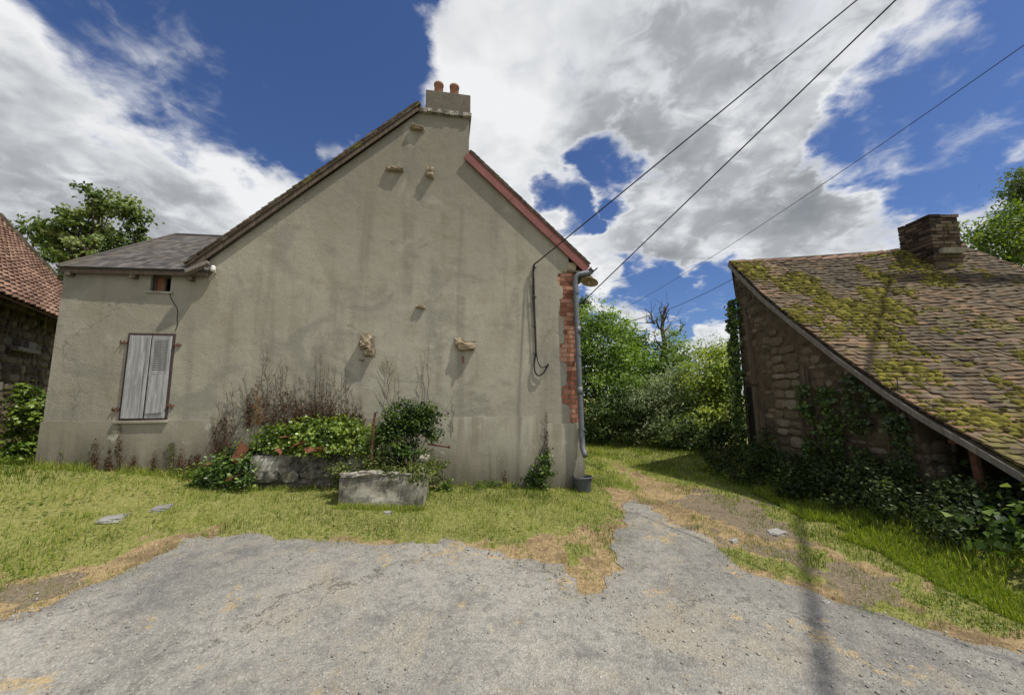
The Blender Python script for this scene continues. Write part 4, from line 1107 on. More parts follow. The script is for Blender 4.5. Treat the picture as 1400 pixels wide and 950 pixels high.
m = MB(); m.hexa([lp(opD0 - .1, -.1, .42), lp(opD1 + .1, -.1, .42), lp(opD1 + .1, -.1, .46), lp(opD0 - .1, -.1, .46), lp(opD0 - .1, opT + .1, .42), lp(opD1 + .1, opT + .1, .42), lp(opD1 + .1, opT + .1, .46), lp(opD0 - .1, opT + .1, .46)]); m.build('doorway_dark_sheet', M['void'], lb)  # black panel added behind the opening, standing in for a dark interior
m = MB(); m.hexa([lp(opD0 - .2, opT, -.03), lp(opD1 + .2, opT, -.03), lp(opD1 + .2, opT, .3), lp(opD0 - .2, opT, .3), lp(opD0 - .2, opT + .15, -.03), lp(opD1 + .2, opT + .15, -.03), lp(opD1 + .2, opT + .15, .3), lp(opD0 - .2, opT + .15, .3)]); m.build('lintel', M['wood'], lb)
wq = MB(); 
def lbw(mm, d0, d1, z0, z1, k0, k1): mm.hexa([lp(d0, z0, k0), lp(d1, z0, k0), lp(d1, z0, k1), lp(d0, z0, k1), lp(d0, z1, k0), lp(d1, z1, k0), lp(d1, z1, k1), lp(d0, z1, k1)])
lbw(wq, 3.0, 3.9, 2.55, 2.62, -.12, .1); lbw(wq, 3.05, 3.35, 2.62, 2.78, -.06, .0); wq.build('wall_shelf', M['wood'], lb)

G_SHADE = [tuple(.5 * q for q in c) for c in G_IVY]; G_DEEP_SHADE = [tuple(.55 * q for q in c) for c in G_DARK] + [(.06, .09, .025)]  # darkened palette copies: the barn's shade is put into the leaf colour

# ------------------------------------------------------------------ stone trough against the gable
def setcol(o, v, jit=0):
    a = o.data.color_attributes.new('col', 'FLOAT_COLOR', 'POINT')
    a.data.foreach_set('color', np.tile([v, v, v, 1], len(o.data.vertices)).astype(np.float32)); return o
pL = gnd(340, 668); pM = gnd(472, 664); pA = gnd(462, 692); pB = gnd(579, 695)
tr = empty('stone_trough', tuple(pL), 0, 'low lichened stone trough with a grey concrete bin end against the gable', 'trough')
TO = pL.copy()
# left: rough long stone block
def rough_block(name, c0, c1, back, z0, z1, mat, seed, amp=.03, tint=.55, nx=26, nz=8, nd=8):
    """long block with a rough front: c0..c1 bottom front edge, back = depth vector"""
    vs = []; fs = []; r = np.random.default_rng(seed); o = r.uniform(0, 40)
    c0 = np.array(c0, float); c1 = np.array(c1, float); back = np.array(back, float)
    prof_ = [(0, z0 + (z1 - z0) * k / nz) for k in range(nz + 1)] + [(k / nd, z1) for k in range(1, nd + 1)]
    fr = back / np.linalg.norm(back); tn = []
    for i in range(nx + 1):
        u = i / nx; P = c0 + (c1 - c0) * u; Ls = np.linalg.norm(c1 - c0) * u
        for d, z in prof_:
            q = P + back * d; n_ = float(fbm(Ls * 3 + o, z * 5 + d * 3, seed)) - .5; n2 = float(fbm(Ls * 11 + o, z * 13 + d * 9, seed + 3)) - .5
            q = q - fr * (n_ * amp * 2 + n2 * amp * .8) * (1 if d == 0 else .3)
            zz = z + ((n_ * amp * 1.6 + n2 * amp) if z > z0 else 0)
            if d == 0 and z == z1: q = q + fr * .02
            vs.append((q[0], q[1], zz)); tn.append(np.clip(tint + n_ * 1.3 + n2 * .8, .05, .95))
    k = len(prof_)
    for i in range(nx):
        for j in range(k - 1): fs.append((i * k + j, (i + 1) * k + j, (i + 1) * k + j + 1, i * k + j + 1))
    m_ = MB(); m_.add(vs, fs, tn)
    for e in (0, nx):
        base_ = len(m_.V); ring = [vs[e * k + j] for j in range(k)]
        lastd = np.array(ring[-1]); ring = ring + [(lastd[0], lastd[1], z0)]
        m_.add(ring, [tuple(range(len(ring)))[::(-1 if e else 1)]], tint)
    return m_
nrm = N_DIR
zb = min(pL[2], pM[2]) - .08
bk = -nrm * .34
TOPL = float(at(400, 621, (pL[1] + pM[1]) / 2)[2])
o = rough_block('basin', pL - TO, pM + W_DIR * .42 - TO, bk, zb - TO[2], TOPL - TO[2], M['trough'], 3, .06, .36).build('front_stone', M['trough'], tr)
m = MB(); m.hexa([q - TO for q in [pL - nrm * .05 + [0, 0, -.1], pL - nrm * .05 + W_DIR * .1 + [0, 0, -.1], pL - nrm * .75 + W_DIR * .1 + [0, 0, -.1], pL - nrm * .75 + [0, 0, -.1]]] + [q - TO for q in [pL - nrm * .05 + [0, 0, TOPL - pL[2] - .02], pL - nrm * .05 + W_DIR * .1 + [0, 0, TOPL - pL[2] - .02], pL - nrm * .75 + W_DIR * .1 + [0, 0, TOPL - pL[2] - .05], pL - nrm * .75 + [0, 0, TOPL - pL[2] - .05]]], .4); m.build('end_stone', M['trough'], tr)
TOPR = float(at(560, 648, pB[1])[2])
mb = MB(); fw_ = pM + W_DIR * .42 - pL; Lf = np.linalg.norm(fw_[:2]); fu = np.array([fw_[0], fw_[1], 0]) / Lf
stone_wall(mb, np.array([0, 0, zb - TO[2]]) - fu * 0 + nrm * .012, fu, (0, 0, 1), nrm, Lf, lambda u: TOPL - zb - .005 + .02 * math.sin(u * 7), 33, .17, .23, .22, .55, tmin=.08, tmax=.62, proud=.03, z0=.0)
mb.build('front_masonry', M['trough'], tr)
o = rough_block('bin', pA - TO, pB - TO, -nrm * .11, min(pA[2], pB[2]) - .08 - TO[2], TOPR - TO[2], M['concrete'], 9, .03, .38, nx=28).build('concrete_front', M['concrete'], tr)
m = MB(); q0 = pB - W_DIR * .10; q1 = pB
dpt = 1.02
m.hexa([p - TO for p in [q0 - nrm * .115 + [0, 0, -.1], q1 - nrm * .004 + [0, 0, -.1], q1 - nrm * dpt + W_DIR * .04 + [0, 0, -.1], q0 - nrm * dpt + [0, 0, -.1],
        q0 - nrm * .115 + [0, 0, TOPR - pB[2] + .0], q1 - nrm * .004 + [0, 0, TOPR - pB[2] + .0], q1 - nrm * dpt + W_DIR * .04 + [0, 0, TOPR - pB[2] + .10], q0 - nrm * dpt + [0, 0, TOPR - pB[2] + .10]]], .55)
m.build('concrete_side', M['concrete'], tr, bevel=.012)
m = MB(); q0 = pA; q1 = pA + W_DIR * .09
m.hexa([p - TO for p in [q0 - nrm * .113 + [0, 0, -.1], q1 - nrm * .113 + [0, 0, -.1], q1 - nrm * .7 + [0, 0, -.1], q0 - nrm * .7 + [0, 0, -.1], q0 - nrm * .113 + [0, 0, TOPR - pA[2] - .01], q1 - nrm * .113 + [0, 0, TOPR - pA[2] - .01], q1 - nrm * .7 + [0, 0, TOPR - pA[2] + .02], q0 - nrm * .7 + [0, 0, TOPR - pA[2] + .02]]], .35); m.build('concrete_side', M['concrete'], tr)
for (a, wd_, hh) in ((.10, .20, .05), (.33, .30, .07), (.62, .16, .035)):
    c = pA + W_DIR * a - nrm * .06 + [0, 0, TOPR - pA[2] + hh * .25]
    setcol(rock('cap_stone', tuple(c - TO), (wd_, .13, hh), M['trough'], tr, int(a * 100), .2, 2, A_H), .5)
# soil filling both basins
def soil(P, Q, dep, z, seed, hump):
    m_ = MB(); n1, n2 = 16, 8; vs = []
    for i in range(n1 + 1):
        for j in range(n2 + 1):
            u, v = i / n1, j / n2; p = P + (Q - P) * u - nrm * dep * v
            vs.append((p[0] - TO[0], p[1] - TO[1], z - TO[2] + hump * math.sin(PI * min(1, u * 1.0)) * v + .06 * (float(fbm(u * 6, v * 6, seed)) - .5)))
    fs = [(i * (n2 + 1) + j, (i + 1) * (n2 + 1) + j, (i + 1) * (n2 + 1) + j + 1, i * (n2 + 1) + j + 1) for i in range(n1) for j in range(n2)]
    m_.add(vs, fs, .3); return m_
sm = soil(pL + W_DIR * .02 - nrm * .2, pM - nrm * .2 + W_DIR * .25, .50, TOPL - .06, 5, .10)
sm.build('soil', M['earth_mortar'], tr)
soil(pA + W_DIR * .05 - nrm * .10, pB - W_DIR * .05 - nrm * .10, .95, TOPR - .06, 6, .10).build('soil', M['earth_mortar'], tr)

# ivy carpets and the bush growing on the trough
def ivy_blob(kind, label, cat, blobs, ncl, per, cr, leaf, pal, seed, group=None, ratio=.8, mat='leaf_gloss', upb=.8, flat=.6, stem=True, low=None, outw=.5, shell=3.0, base=None):
    c = np.mean([b[0] for b in blobs], 0); base = np.array(base if base is not None else [c[0], c[1], float(terrain(c[0], c[1]))])
    e = empty(kind, tuple(base), 0, label, cat, group)
    P, O, kc, Cs = crown_pts([(b[0] - base, b[1]) for b in blobs], ncl, per, cr, seed, flat=flat, low=None if low is None else low - base[2], shell=shell)
    leaf_mesh('foliage', P, O, leaf, pal, M[mat], e, ratio, upb, seed, kc, outw=outw)
    if stem:
        m_ = MB(); r = np.random.default_rng(seed + 1)
        for _ in range(10):
            a = np.array([r.uniform(-.1, .1), r.uniform(-.05, .05), 0]); b = Cs[r.integers(len(Cs))]
            md = (a + b) / 2 + r.normal(size=3) * .05; m_.tube([a, md, b], [.012, .009, .004], 5)
        m_.build('stem', M['bark'], e)
    return e
Yt = pL[1] + .25
ivy_blob('ivy', 'bright leafy ivy carpet spread over the top of the trough', 'ivy',
         [bl(400, 598, Yt, 50, 18, 20), bl(450, 592, Yt + .1, 50, 18, 20), bl(375, 606, Yt - .05, 26, 14, 16), bl(490, 602, Yt + .1, 36, 18, 22), bl(430, 580, Yt + .25, 62, 10, 10), bl(425, 612, Yt - .12, 55, 9, 8)], 330, 24, .055, .046, G_LIT, 41)
ivy_blob('ivy', 'yellowish ivy fringe along the wall above the trough', 'ivy',
         [bl(410, 577, Yt + .34, 40, 7, 6), bl(455, 573, Yt + .36, 36, 7, 6), bl(385, 584, Yt + .3, 22, 9, 8)], 90, 22, .04, .05, [(.06, .10, .012), (.15, .22, .025), (.27, .33, .04), (.38, .42, .07)], 42, upb=1.0)
ivy_blob('bramble_bush', 'dense round green bush with a dark hollow on the trough', 'bush',
         [bl(555, 585, 5.35, 44, 32, 30), bl(530, 590, 5.3, 26, 20, 24), bl(582, 580, 5.3, 22, 30, 22), bl(560, 566, 5.4, 34, 20, 26), bl(548, 618, 5.2, 40, 16, 24)], 260, 30, .06, .042, [(.006, .014, .004), (.02, .045, .008), (.055, .10, .016), (.13, .19, .03)], 43, ratio=.6, mat='leaf', shell=1.8)
ivy_blob('creeping_weed', 'trailing green weeds spilling over the concrete bin front', 'weeds',
         [bl(540, 645, 5.0, 46, 10, 22), bl(515, 636, 5.1, 24, 12, 20), bl(575, 648, 5.05, 18, 14, 20), bl(500, 650, 5.0, 22, 8, 12), bl(560, 656, 4.86, 26, 9, 5), bl(490, 658, 4.84, 20, 12, 5), bl(470, 640, 5.0, 22, 14, 10), bl(588, 634, 5.4, 14, 10, 16)], 240, 22, .05, .036, [(.02, .035, .008), (.07, .10, .022), (.15, .19, .045), (.24, .26, .09)], 44, ratio=.5, mat='leaf')
ivy_blob('ivy', 'dark ivy heap tumbling to the grass at the left end of the trough', 'ivy',
         [bl(318, 640, 5.15, 34, 22, 20), bl(295, 652, 5.1, 26, 14, 18), bl(330, 620, 5.25, 20, 14, 16), bl(282, 660, 5.05, 18, 8, 14), bl(322, 660, 5.0, 26, 8, 10)], 170, 24, .05, .042, G_IVY, 45)
ivy_blob('ivy', 'small ivy tuft hanging on the mossy middle of the trough front', 'ivy', [bl(470, 640, pM[1] - .07, 12, 20, 4), bl(440, 625, pM[1] - .06, 30, 6, 4), bl(462, 662, pM[1] - .12, 16, 7, 6)], 50, 18, .03, .03, G_IVY, 46, stem=False)
ivy_blob('weed', 'green nettle clump behind the right side of the concrete bin', 'weeds', [bl(602, 655, 5.75, 12, 26, 8), bl(612, 668, 5.7, 8, 12, 6)], 24, 18, .04, .036, G_LIT[:3], 47, mat='leaf')
# terracotta fragments
def broken_tile(px, py, Yd, L_, w_, rz, tilt, label):
    p = at(px, py, Yd); bm = bmesh.new(); n1, n2 = 9, 7; r2 = np.random.default_rng(int(px * 7 + py)); g_ = {}
    brk = r2.uniform(.1, .45, 4)
    for i in range(n1 + 1):
        for j in range(n2 + 1):
            a = PI * (.16 + .68 * i / n1); v = j / n2
            e0 = .5 - brk[0] * abs(math.sin(i * 1.7 + px)) * .5 - brk[1] * (i / n1) * .6; e1 = .5 - brk[2] * abs(math.sin(i * 2.3 + py)) * .5 - brk[3] * (1 - i / n1) * .5
            yy = (-e0 + (e0 + e1) * v) * L_ * 1.5; rr = w_ * .62
            g_[i, j] = bm.verts.new((math.cos(a) * rr + r2.normal(0, .002), yy, math.sin(a) * rr * .75 + r2.normal(0, .002)))
    for i in range(n1):
        for j in range(n2): bm.faces.new((g_[i, j], g_[i + 1, j], g_[i + 1, j + 1], g_[i, j + 1]))
    bmesh.ops.solidify(bm, geom=list(bm.faces), thickness=.014)
    me = bpy.data.meshes.new('roof_tile'); bm.to_mesh(me); bm.free(); me.materials.append(M['terracotta'])
    o_ = bpy.data.objects.new('roof_tile', me); COL.objects.link(o_); o_.location = p; o_.rotation_euler = (tilt + r2.uniform(-.3, .3), r2.uniform(-.6, .6), rz)
    return tag(o_, label, 'roof tile', 'broken clay tiles on the trough')
broken_tile(392, 602, 5.22, 0.16, 0.12, 1.2, .15, 'broken orange clay tile lying highest on the ivy of the trough')
broken_tile(410, 611, 5.17, 0.15, 0.12, 1.5, -.3, 'broken orange clay tile standing in the middle of the fragments on the trough')
broken_tile(424, 618, 5.1, 0.12, 0.10, 1.0, .2, 'dark hollow clay tile lying low at the trough rim')
broken_tile(438, 617, 5.12, 0.14, 0.10, 1.7, .1, 'pale pinkish clay tile at the right end of the fragments on the trough')
broken_tile(380, 618, 5.1, 0.09, 0.08, .4, .4, 'small brown clay tile half buried in ivy above the left of the trough front')
broken_tile(330, 618, 5.12, 0.21, 0.12, .25, 1.25, 'brown clay tile leaning upright at the left end of the trough')
broken_tile(320, 656, 4.98, 0.11, 0.11, 1.3, .1, 'orange clay tile on the ground in ivy left of the trough')
broken_tile(286, 638, 5.2, 0.12, 0.10, .9, .3, 'brown clay tile buried in the leftmost slope of the ivy heap')
m = MB(); a, b, c = at(508, 612, 5.05), at(511, 578, 5.05), at(513, 564, 5.05)
m.tube([a + [0, 0, -.15], b, c, c + np.array([.03, 0, .0])], [.016, .015, .014, .013], 7); o = m.build('iron_stake', M['rust']); tag(o, 'rusty iron stake with bent tip standing left of the bush on the trough', 'stake')
m = MB(); a, b = at(585, 607, 5.3), at(614, 611, 5.25); m.tube([a, b], [.012, .012], 7); m.obox(b, (.012, 0, 0), (0, .02, 0), (0, 0, .018)); o = m.build('iron_rod', M['rust']); tag(o, 'short rusty rod sticking out right of the bush on the trough', 'rod')

# ------------------------------------------------------------------ dried creepers on the gable
VG = 'dried brown creepers standing up the gable behind the trough'
def dead_vine(px, py0, py1, leafy, label, group=None, seed=0, spread=1.0, wood='twig', pal=None, off=.03, leaf_h=.5, zbase=None, tw=14):
    r = np.random.default_rng(seed)
    a = np.array(on_wall(px + r.uniform(-2, 2), py0, off)); b = np.array(on_wall(px, py1, off))
    base = loc(a[0], a[1], a[2]); e = empty('dried_creeper', tuple(base), A_H, label, 'dried creeper', group)
    h = b - a; m_ = MB(); k = 8
    pth = [h * i / k + np.array([r.normal(0, .012) * (i > 0), r.uniform(-.008, .008), 0]) for i in range(k + 1)]
    m_.tube(pth, np.linspace(.0065, .0022, k + 1), 5); tips = []
    for _ in range(tw):
        f = r.uniform(.12, .92); i = int(f * k); s = pth[i] + (pth[min(k, i + 1)] - pth[i]) * (f * k - i)
        L_ = (.10 + .16 * r.random()) * (1.15 - f) * spread; sd = r.choice([-1, 1])
        t_ = s + np.array([sd * L_ * r.uniform(.25, .6), r.uniform(-.02, .01), L_ * r.uniform(.7, 1.2)])
        m_.tube([s, (s + t_) / 2 + np.array([sd * .012, 0, -.006]), t_], [.0032, .0026, .0014], 4); tips.append((s, t_))
    m_.build('stem', M[wood], e)
    if leafy:
        n_ = int(leafy * 1.5); f = r.beta(1.1, 2.2, n_) * leaf_h * 2; f = np.clip(f, 0, 1.0)
        P = np.array([h * q for q in f]) + np.stack([r.normal(0, .045 * spread, n_) * (1.1 - f), r.uniform(-.045, .012, n_), r.normal(0, .03, n_)], 1)
        leaf_mesh('dry_foliage', P, np.array([0, -1., 0]), .026, pal or [(.025, .014, .008), (.062, .032, .017), (.11, .058, .028), (.19, .115, .06)], M['dry_leaf'], e, .6, .1, seed, None, droop=1.2)
    return e
sd = 100
def zx(a): return 250 + a / 3.275
def zy(a): return 420 + a / 3.275
for (a, top, lf, w_) in [(280, 285, 40, 1), (375, 150, 110, 1.2), (410, 300, 120, .9), (437, 230, 130, 1), (466, 222, 140, 1), (500, 330, 150, .9), (528, 305, 150, 1), (562, 285, 150, 1.1), (592, 320, 150, .9), (615, 180, 160, 1.2), (650, 245, 150, 1), (682, 262, 140, 1), (732, 245, 90, 1), (760, 360, 80, .8), (795, 400, 70, .8)]:
    sd += 1
    dead_vine(zx(a), zy(545), zy(top), lf, 'dried brown creeper standing up the wall in the row behind the trough ivy', VG, sd, w_, leaf_h=.33)
dead_vine(zx(335), zy(530), zy(320), 170, 'dried creeper with large orange brown leaves at the left of the row above the trough', VG, 131, 1.5, pal=[(.06, .03, .012), (.16, .08, .025), (.28, .15, .05), (.36, .22, .10)], leaf_h=.5)
dead_vine(zx(300), zy(530), zy(400), 90, 'short brown creeper close beside the orange leaved one', VG, 132, 1.1, leaf_h=.5)
dead_vine(zx(915), zy(520), zy(215), 0, 'bare branching dry stalk rising behind the round bush', None, 133, 2.2, tw=12)
dead_vine(zx(1068), zy(520), zy(215), 0, 'thin bare stalk right above the round bush', None, 134, .5, tw=5)
dead_vine(zx(1095), zy(520), zy(150), 0, 'tallest thin bare stalk above the right of the round bush', None, 135, .5, tw=5)
dead_vine(zx(965), zy(520), zy(290), 0, 'short bare stalk just right of the bare branching stalk', None, 136, .6, tw=5)
dead_vine(zx(1205), zy(560), zy(400), 0, 'faint bare stalk on the plain wall right of the bush', None, 137, .5, tw=4)
LG = 'dried creepers low on the left plinth'
dead_vine(zx(165), zy(650), zy(420), 30, 'dry sparse creeper left of the row with few leaves', VG, 140, 1.1)
dead_vine(zx(225), zy(640), zy(335), 40, 'tall sparse dry creeper second from the left of the row', VG, 141, 1.2)
for (x, y0, y1) in [(150, 652, 612), (163, 645, 575), (182, 650, 622), (212, 652, 618), (248, 652, 614), (260, 648, 622), (270, 640, 618)]:
    sd += 1; dead_vine(x, y0, y1, 75, 'short brown dried creeper on the plinth below the shutters', LG, sd, .55, leaf_h=.5, tw=6)
for (x, y0, y1) in [(295, 630, 585), (308, 618, 560)]:
    sd += 1; dead_vine(x, y0, y1, 110, 'brown dried creeper on the plinth just left of the ivy heap', 'dried creepers beside the ivy heap', sd, 1.2, leaf_h=.5)
dead_vine(130, 645, 600, 70, 'leftmost brown dried creeper on the plinth', None, 160, .8, leaf_h=.5, tw=8)
dead_vine(237, 650, 605, 0, 'thin stem carrying green shoots on the plinth right below the shutters', None, 161, .6)
P = np.array([on_wall(234 + rng.normal(0, 2.5), rng.uniform(606, 648), .04) for _ in range(90)])
w0 = loc(*on_wall(235, 650, .04)); e = empty('weed', tuple(w0), A_H, 'slender yellow green weed against the plinth below the shutters', 'weeds')
leaf_mesh('foliage', P - np.array(on_wall(235, 650, .04)), [0, -1, 0], .035, [(.05, .07, .02), (.14, .16, .045), (.24, .25, .09)], M['leaf'], e, .55, .3, 7)
dead_vine(690, 660, 640, 20, 'tiny dry stem at the wall foot left of the ivy column', None, 170, .6, tw=4)
# ivy column with brown dead runner right on the plinth
dead_vine(747, 650, 562, 150, 'dead brown runner climbing above the small ivy clump by the bucket', None, 171, .8, leaf_h=.55, pal=[(.03, .02, .012), (.07, .045, .025), (.12, .085, .05)])
ivy_blob('ivy', 'small dark ivy clump at the wall foot between trough and downpipe', 'ivy', [bl(740, 645, 6.15, 16, 22, 8), bl(732, 658, 6.15, 14, 8, 8), bl(746, 628, 6.17, 7, 14, 5)], 70, 22, .035, .036, G_IVY, 48, stem=False)
m = MB()
b0 = gnd(720, 664)
for (x, y) in [(728, 640), (735, 622), (745, 605)]:
    m.tube([b0 - b0, (at(x, y, 6.22) - b0) * .5 + rng.normal(size=3) * .02, at(x, y, 6.22) - b0], [.012, .008, .004], 5)
o = m.build('dry_stem', M['bark']); o.location = b0; tag(o, 'bent dry woody stems leaning at the foot of the small ivy clump', 'dry stem')

# ------------------------------------------------------------------ small plants at wall foot
WG = 'weeds along the foot of the gable'
for (x, y, s, pal, lab) in [(98, 638, 1.2, G_LIT, 'leafy green weed at the far left corner of the gable foot'), (257, 655, 1.0, G_LIT, 'low yellow green weed just left of the ivy heap'), (273, 652, .9, G_LIT, 'second low weed touching the ivy heap'),
                    (655, 668, .8, G_LIT[:3], 'small weed at the gable foot right of the concrete bin'), (675, 667, .9, G_LIT[:3], 'wider small weed at the gable foot midway to the ivy clump'), (704, 668, .6, G_IVY, 'tiny weed at the gable foot left of the ivy clump'), (820, 642, .8, G_LIT, 'weed on the grass at the right corner of the house'), (785, 668, .7, G_IVY, 'dark weed tucked behind the grey bucket')]:
    p = gnd(x, y); e = empty('weed', tuple(p), 0, lab, 'weeds', WG)
    P = rng.normal(size=(120, 3)) * np.array([.07, .05, .045]) * s + [0, 0, .06 * s]; P[:, 2] = np.abs(P[:, 2])
    leaf_mesh('foliage', P, P * [3, 3, 1], .05 * s, pal, M['leaf'], e, .4, .6, int(x))

# ------------------------------------------------------------------ bucket
pb = gnd(797, 671); pb = pb + np.array([0, 0, 0])
bk_ = empty('bucket', tuple(pb), .4, 'small dark grey plastic bucket on the grass below the downpipe', 'bucket')
m = MB(); m.lathe([(.0, .0), (.115, .0), (.148, .20), (.158, .20), (.158, .222), (.148, .225), (.138, .20), (.108, .012), (.0, .012)], 28); m.build('body', M['bucket'], bk_, smooth=False)
m = MB(); m.tube([(.155 * math.cos(a), .155 * math.sin(a), .212 + .0 * a) if False else (.157 * math.cos(a), .157 * math.sin(a) - .01, .195 - .03 * math.sin(a)) for a in np.linspace(PI, 2 * PI, 14)], .005, 6); m.build('handle', M['zinc'], bk_)
# flat stones in the lawn
for (x, y, sx, sy, lab) in [(156, 708, .19, .24, 'pale flat stone slab in the left lawn'), (222, 694, .15, .19, 'smaller darker flat stone slab in the lawn nearer the wall')]:
    p = gnd(x, y); o = rock('stone_slab', (0, 0, 0), (sx, sy, .05), M['slab'], None, int(x), .08, 2, .3); o.location = p + [0, 0, -.006]; setcol(o, .45 if x < 200 else .3); tag(o, lab, 'stone slab', 'flat slabs in the lawn')
for (x, y, s, lab) in [(1003, 741, .09, 'pale stone beside the lane edge near the left track'), (1062, 729, .22, 'flat pale stone at the shaded grass edge of the lane'), (530, 702, .09, 'small pale stone in the grass before the concrete bin'), (1130, 827, .07, 'small pale stone on the asphalt by the cable shadow')]:
    p = gnd(x, y); o = rock('stone', (0, 0, 0), (s, s * .6, .05), M['slab'], None, int(x) + 3, .15, 2, .5); o.location = p + [0, 0, .004]; setcol(o, .55); tag(o, lab, 'stone')

# ------------------------------------------------------------------ lamp, cables
lc = at(806, 384, 6.42); la = loc(UR, .12, 3.60)
lamp = empty('wall_lamp', tuple(la), 0, 'old enamel disc lamp on a thin arm at the brick corner', 'lamp')
m = MB(); m.tube([np.zeros(3), (lc - la) * .4 + [0, 0, .06], (lc - la) * .8 + [0, 0, .10], lc - la + [-.02, 0, .055]], .009, 7); m.obox((0, 0, 0), (.015, 0, 0), (0, .03, 0), (0, 0, .05)); m.build('arm', M['zinc'], lamp)
tl = np.array(Matrix.Rotation(math.radians(16), 3, 'Y') @ Matrix.Rotation(math.radians(-12), 3, 'X'))
m = MB(); m.lathe([(.024, .085), (.042, .08), (.048, .036), (.09, .026), (.152, -.018), (.155, -.024), (.148, -.022), (.084, .014), (.036, .024), (.0, .026)], 24, lc - la, M=tl); m.build('shade', M['enamel'], lamp, smooth=True)
m = MB(); m.lathe([(.018, .02), (.02, -.005), (.032, -.03), (.03, -.05), (.012, -.066), (.0, -.068)], 14, lc - la, M=tl); m.build('bulb', M['enamel'], lamp, smooth=True)
def cable(pts, r_, label, sag=0.0, n=24, name='overhead_cable', cat='cable', group=None):
    pts = [np.array(p, float) for p in pts]; q = []
    A, B = pts[0], pts[-1]
    q = [A + (B - A) * i / n - np.array([0, 0, sag * 4 * (i / n) * (1 - i / n)]) for i in range(n + 1)]
    m_ = MB(); m_.tube(q, r_, 6); o_ = m_.build(name, M['black'], None, smooth=True); return tag(o_, label, cat, group)
CG = 'overhead cables crossing the sky'
A1 = loc(*on_wall(735, 358, .10)); Q1 = CAM + ray(1172, 0) * 5.4; Q1 = A1 + (Q1 - A1) * 1.5
cable([A1, Q1], .0105, 'thick black cable from the gable wall bracket to the top edge', 0.0, group=CG)
A2 = at(757, 451, 8.2); Q2 = CAM + ray(1225, 0) * 4.6; Q2 = A2 + (Q2 - A2) * 1.7
cable([A2, Q2], .0105, 'black cable passing right of the lamp to the top edge of the picture', .0, group=CG)
A3 = at(852, 422, 24); Q3 = at(1400, 53, 7.0); Q3 = A3 + (Q3 - A3) * 1.12
cable([A3, Q3], .009, 'thin dark cable crossing above the mossy roof to the right edge', .35, n=40, group=CG)
A4 = at(846, 442, 22); Q4 = at(1030, 366, 12.5)
cable([A4, Q4], .010, 'faint thin cable running from the barn ridge to the far trees', .30, n=30, group=CG)
# bracket and hanging cable on the gable
hc = MB(); f3 = lambda px, py, off=.018: loc(*on_wall(px, py, off))
path = [f3(735, 358, .10), f3(729, 362, .05), f3(730, 390), f3(730.5, 420), f3(732, 450), f3(733, 480), f3(731, 492), f3(730, 503, .04), f3(733, 512, .05), f3(738, 514, .05), f3(744, 509, .05), f3(748, 501, .05), f3(750, 497, .07)]
def smooth_path(p, it=2):
    p = [np.array(q) for q in p]
    for _ in range(it):
        o_ = [p[0]]
        for a, b in zip(p[:-1], p[1:]): o_ += [a * .75 + b * .25, a * .25 + b * .75]
        p = o_ + [p[-1]]
    return p
hc.tube(smooth_path(path), .013, 7)
hc.tube(smooth_path([f3(729, 362, .05), f3(728, 400, .04), f3(731, 440, .04), f3(733, 486, .04), f3(737, 500, .05), f3(743, 503, .05), f3(749, 499, .07)]), .009, 6)
hang = hc.build('hanging_cable', M['black'], None, smooth=True); tag(hang, 'pair of black cables hanging down the gable and ending in a loop', 'cable')
for y in (365, 405, 445, 482): m = MB(); u, yy, z = on_wall(731, y, .03); m.box((u - .03, -.04, z - .006), (u + .03, .01, z + .006)); o = m.build('clip', M['zinc'], hang); o.location = P0; o.rotation_euler = (0, 0, A_H)
# mast and bundled cable to the right of the view; their shadow falls on the yard
mast = np.array([11.4, 5.75, float(terrain(11.4, 5.75))])
m = MB(); m.tube([mast - mast + [0, 0, -.3], [0, 0, 12.3]], [.17, .11], 12); o = m.build('utility_pole', M['wood'], None); o.location = mast; tag(o, 'grey wooden utility pole standing beyond the right edge of the barn', 'pole')
cable([mast + [0, 0, 12.1], np.array([6.62, -.9, 12.0])], .042, 'thick bundled cable whose shadow crosses the asphalt towards the barn', .0, group=CG)

# ------------------------------------------------------------------ greenery on and below the right barn
def wall_ivy(kind, label, Y0, Y1, z0, z1, n_, leaf, pal, seed, shapef=None, group=None):
    r = np.random.default_rng(seed); y = r.uniform(Y0, Y1, n_ * 3); z = r.uniform(z0, z1, n_ * 3)
    keep = (fbm(y * 4, z * 4, seed) > .40)
    if shapef is not None: keep &= shapef(y, z)
    y, z = y[keep][:n_], z[keep][:n_]; x = 4.70 - np.abs(r.normal(0, .05, len(y)))
    e = empty(kind, (4.7, (Y0 + Y1) / 2, float(terrain(4.7, (Y0 + Y1) / 2))), 0, label, 'ivy', group)
    b = np.array(e.location)
    leaf_mesh('foliage', np.stack([x, y, z], 1) - b, [-1, 0, 0], leaf, pal, M['leaf_gloss'], e, .8, .35, seed, droop=1.0)
    m_ = MB()
    for _ in range(5):
        q = r.uniform(Y0, Y1); m_.tube([(4.72 - b[0], q - b[1], 0), (4.70 - b[0], q + r.uniform(-.1, .1) - b[1], (z0 + z1) / 2 - b[2]), (4.71 - b[0], q + r.uniform(-.2, .2) - b[1], z1 - b[2] - .1)], [.014, .010, .004], 5)
    m_.build('stem', M['bark'], e); return e
e = empty('ivy', (4.85, 8.1, float(terrain(4.85, 8.1))), 0, 'ivy climbing the far left corner of the stone barn', 'ivy'); b = np.array(e.location)
r = np.random.default_rng(50); n_ = 1700; z = 3.5 * r.random(n_) ** .9 + .1; y = 8.05 + r.normal(0, .10, n_); x = 4.72 - np.abs(r.normal(0, .07, n_)) * (1.2 - z * .22)
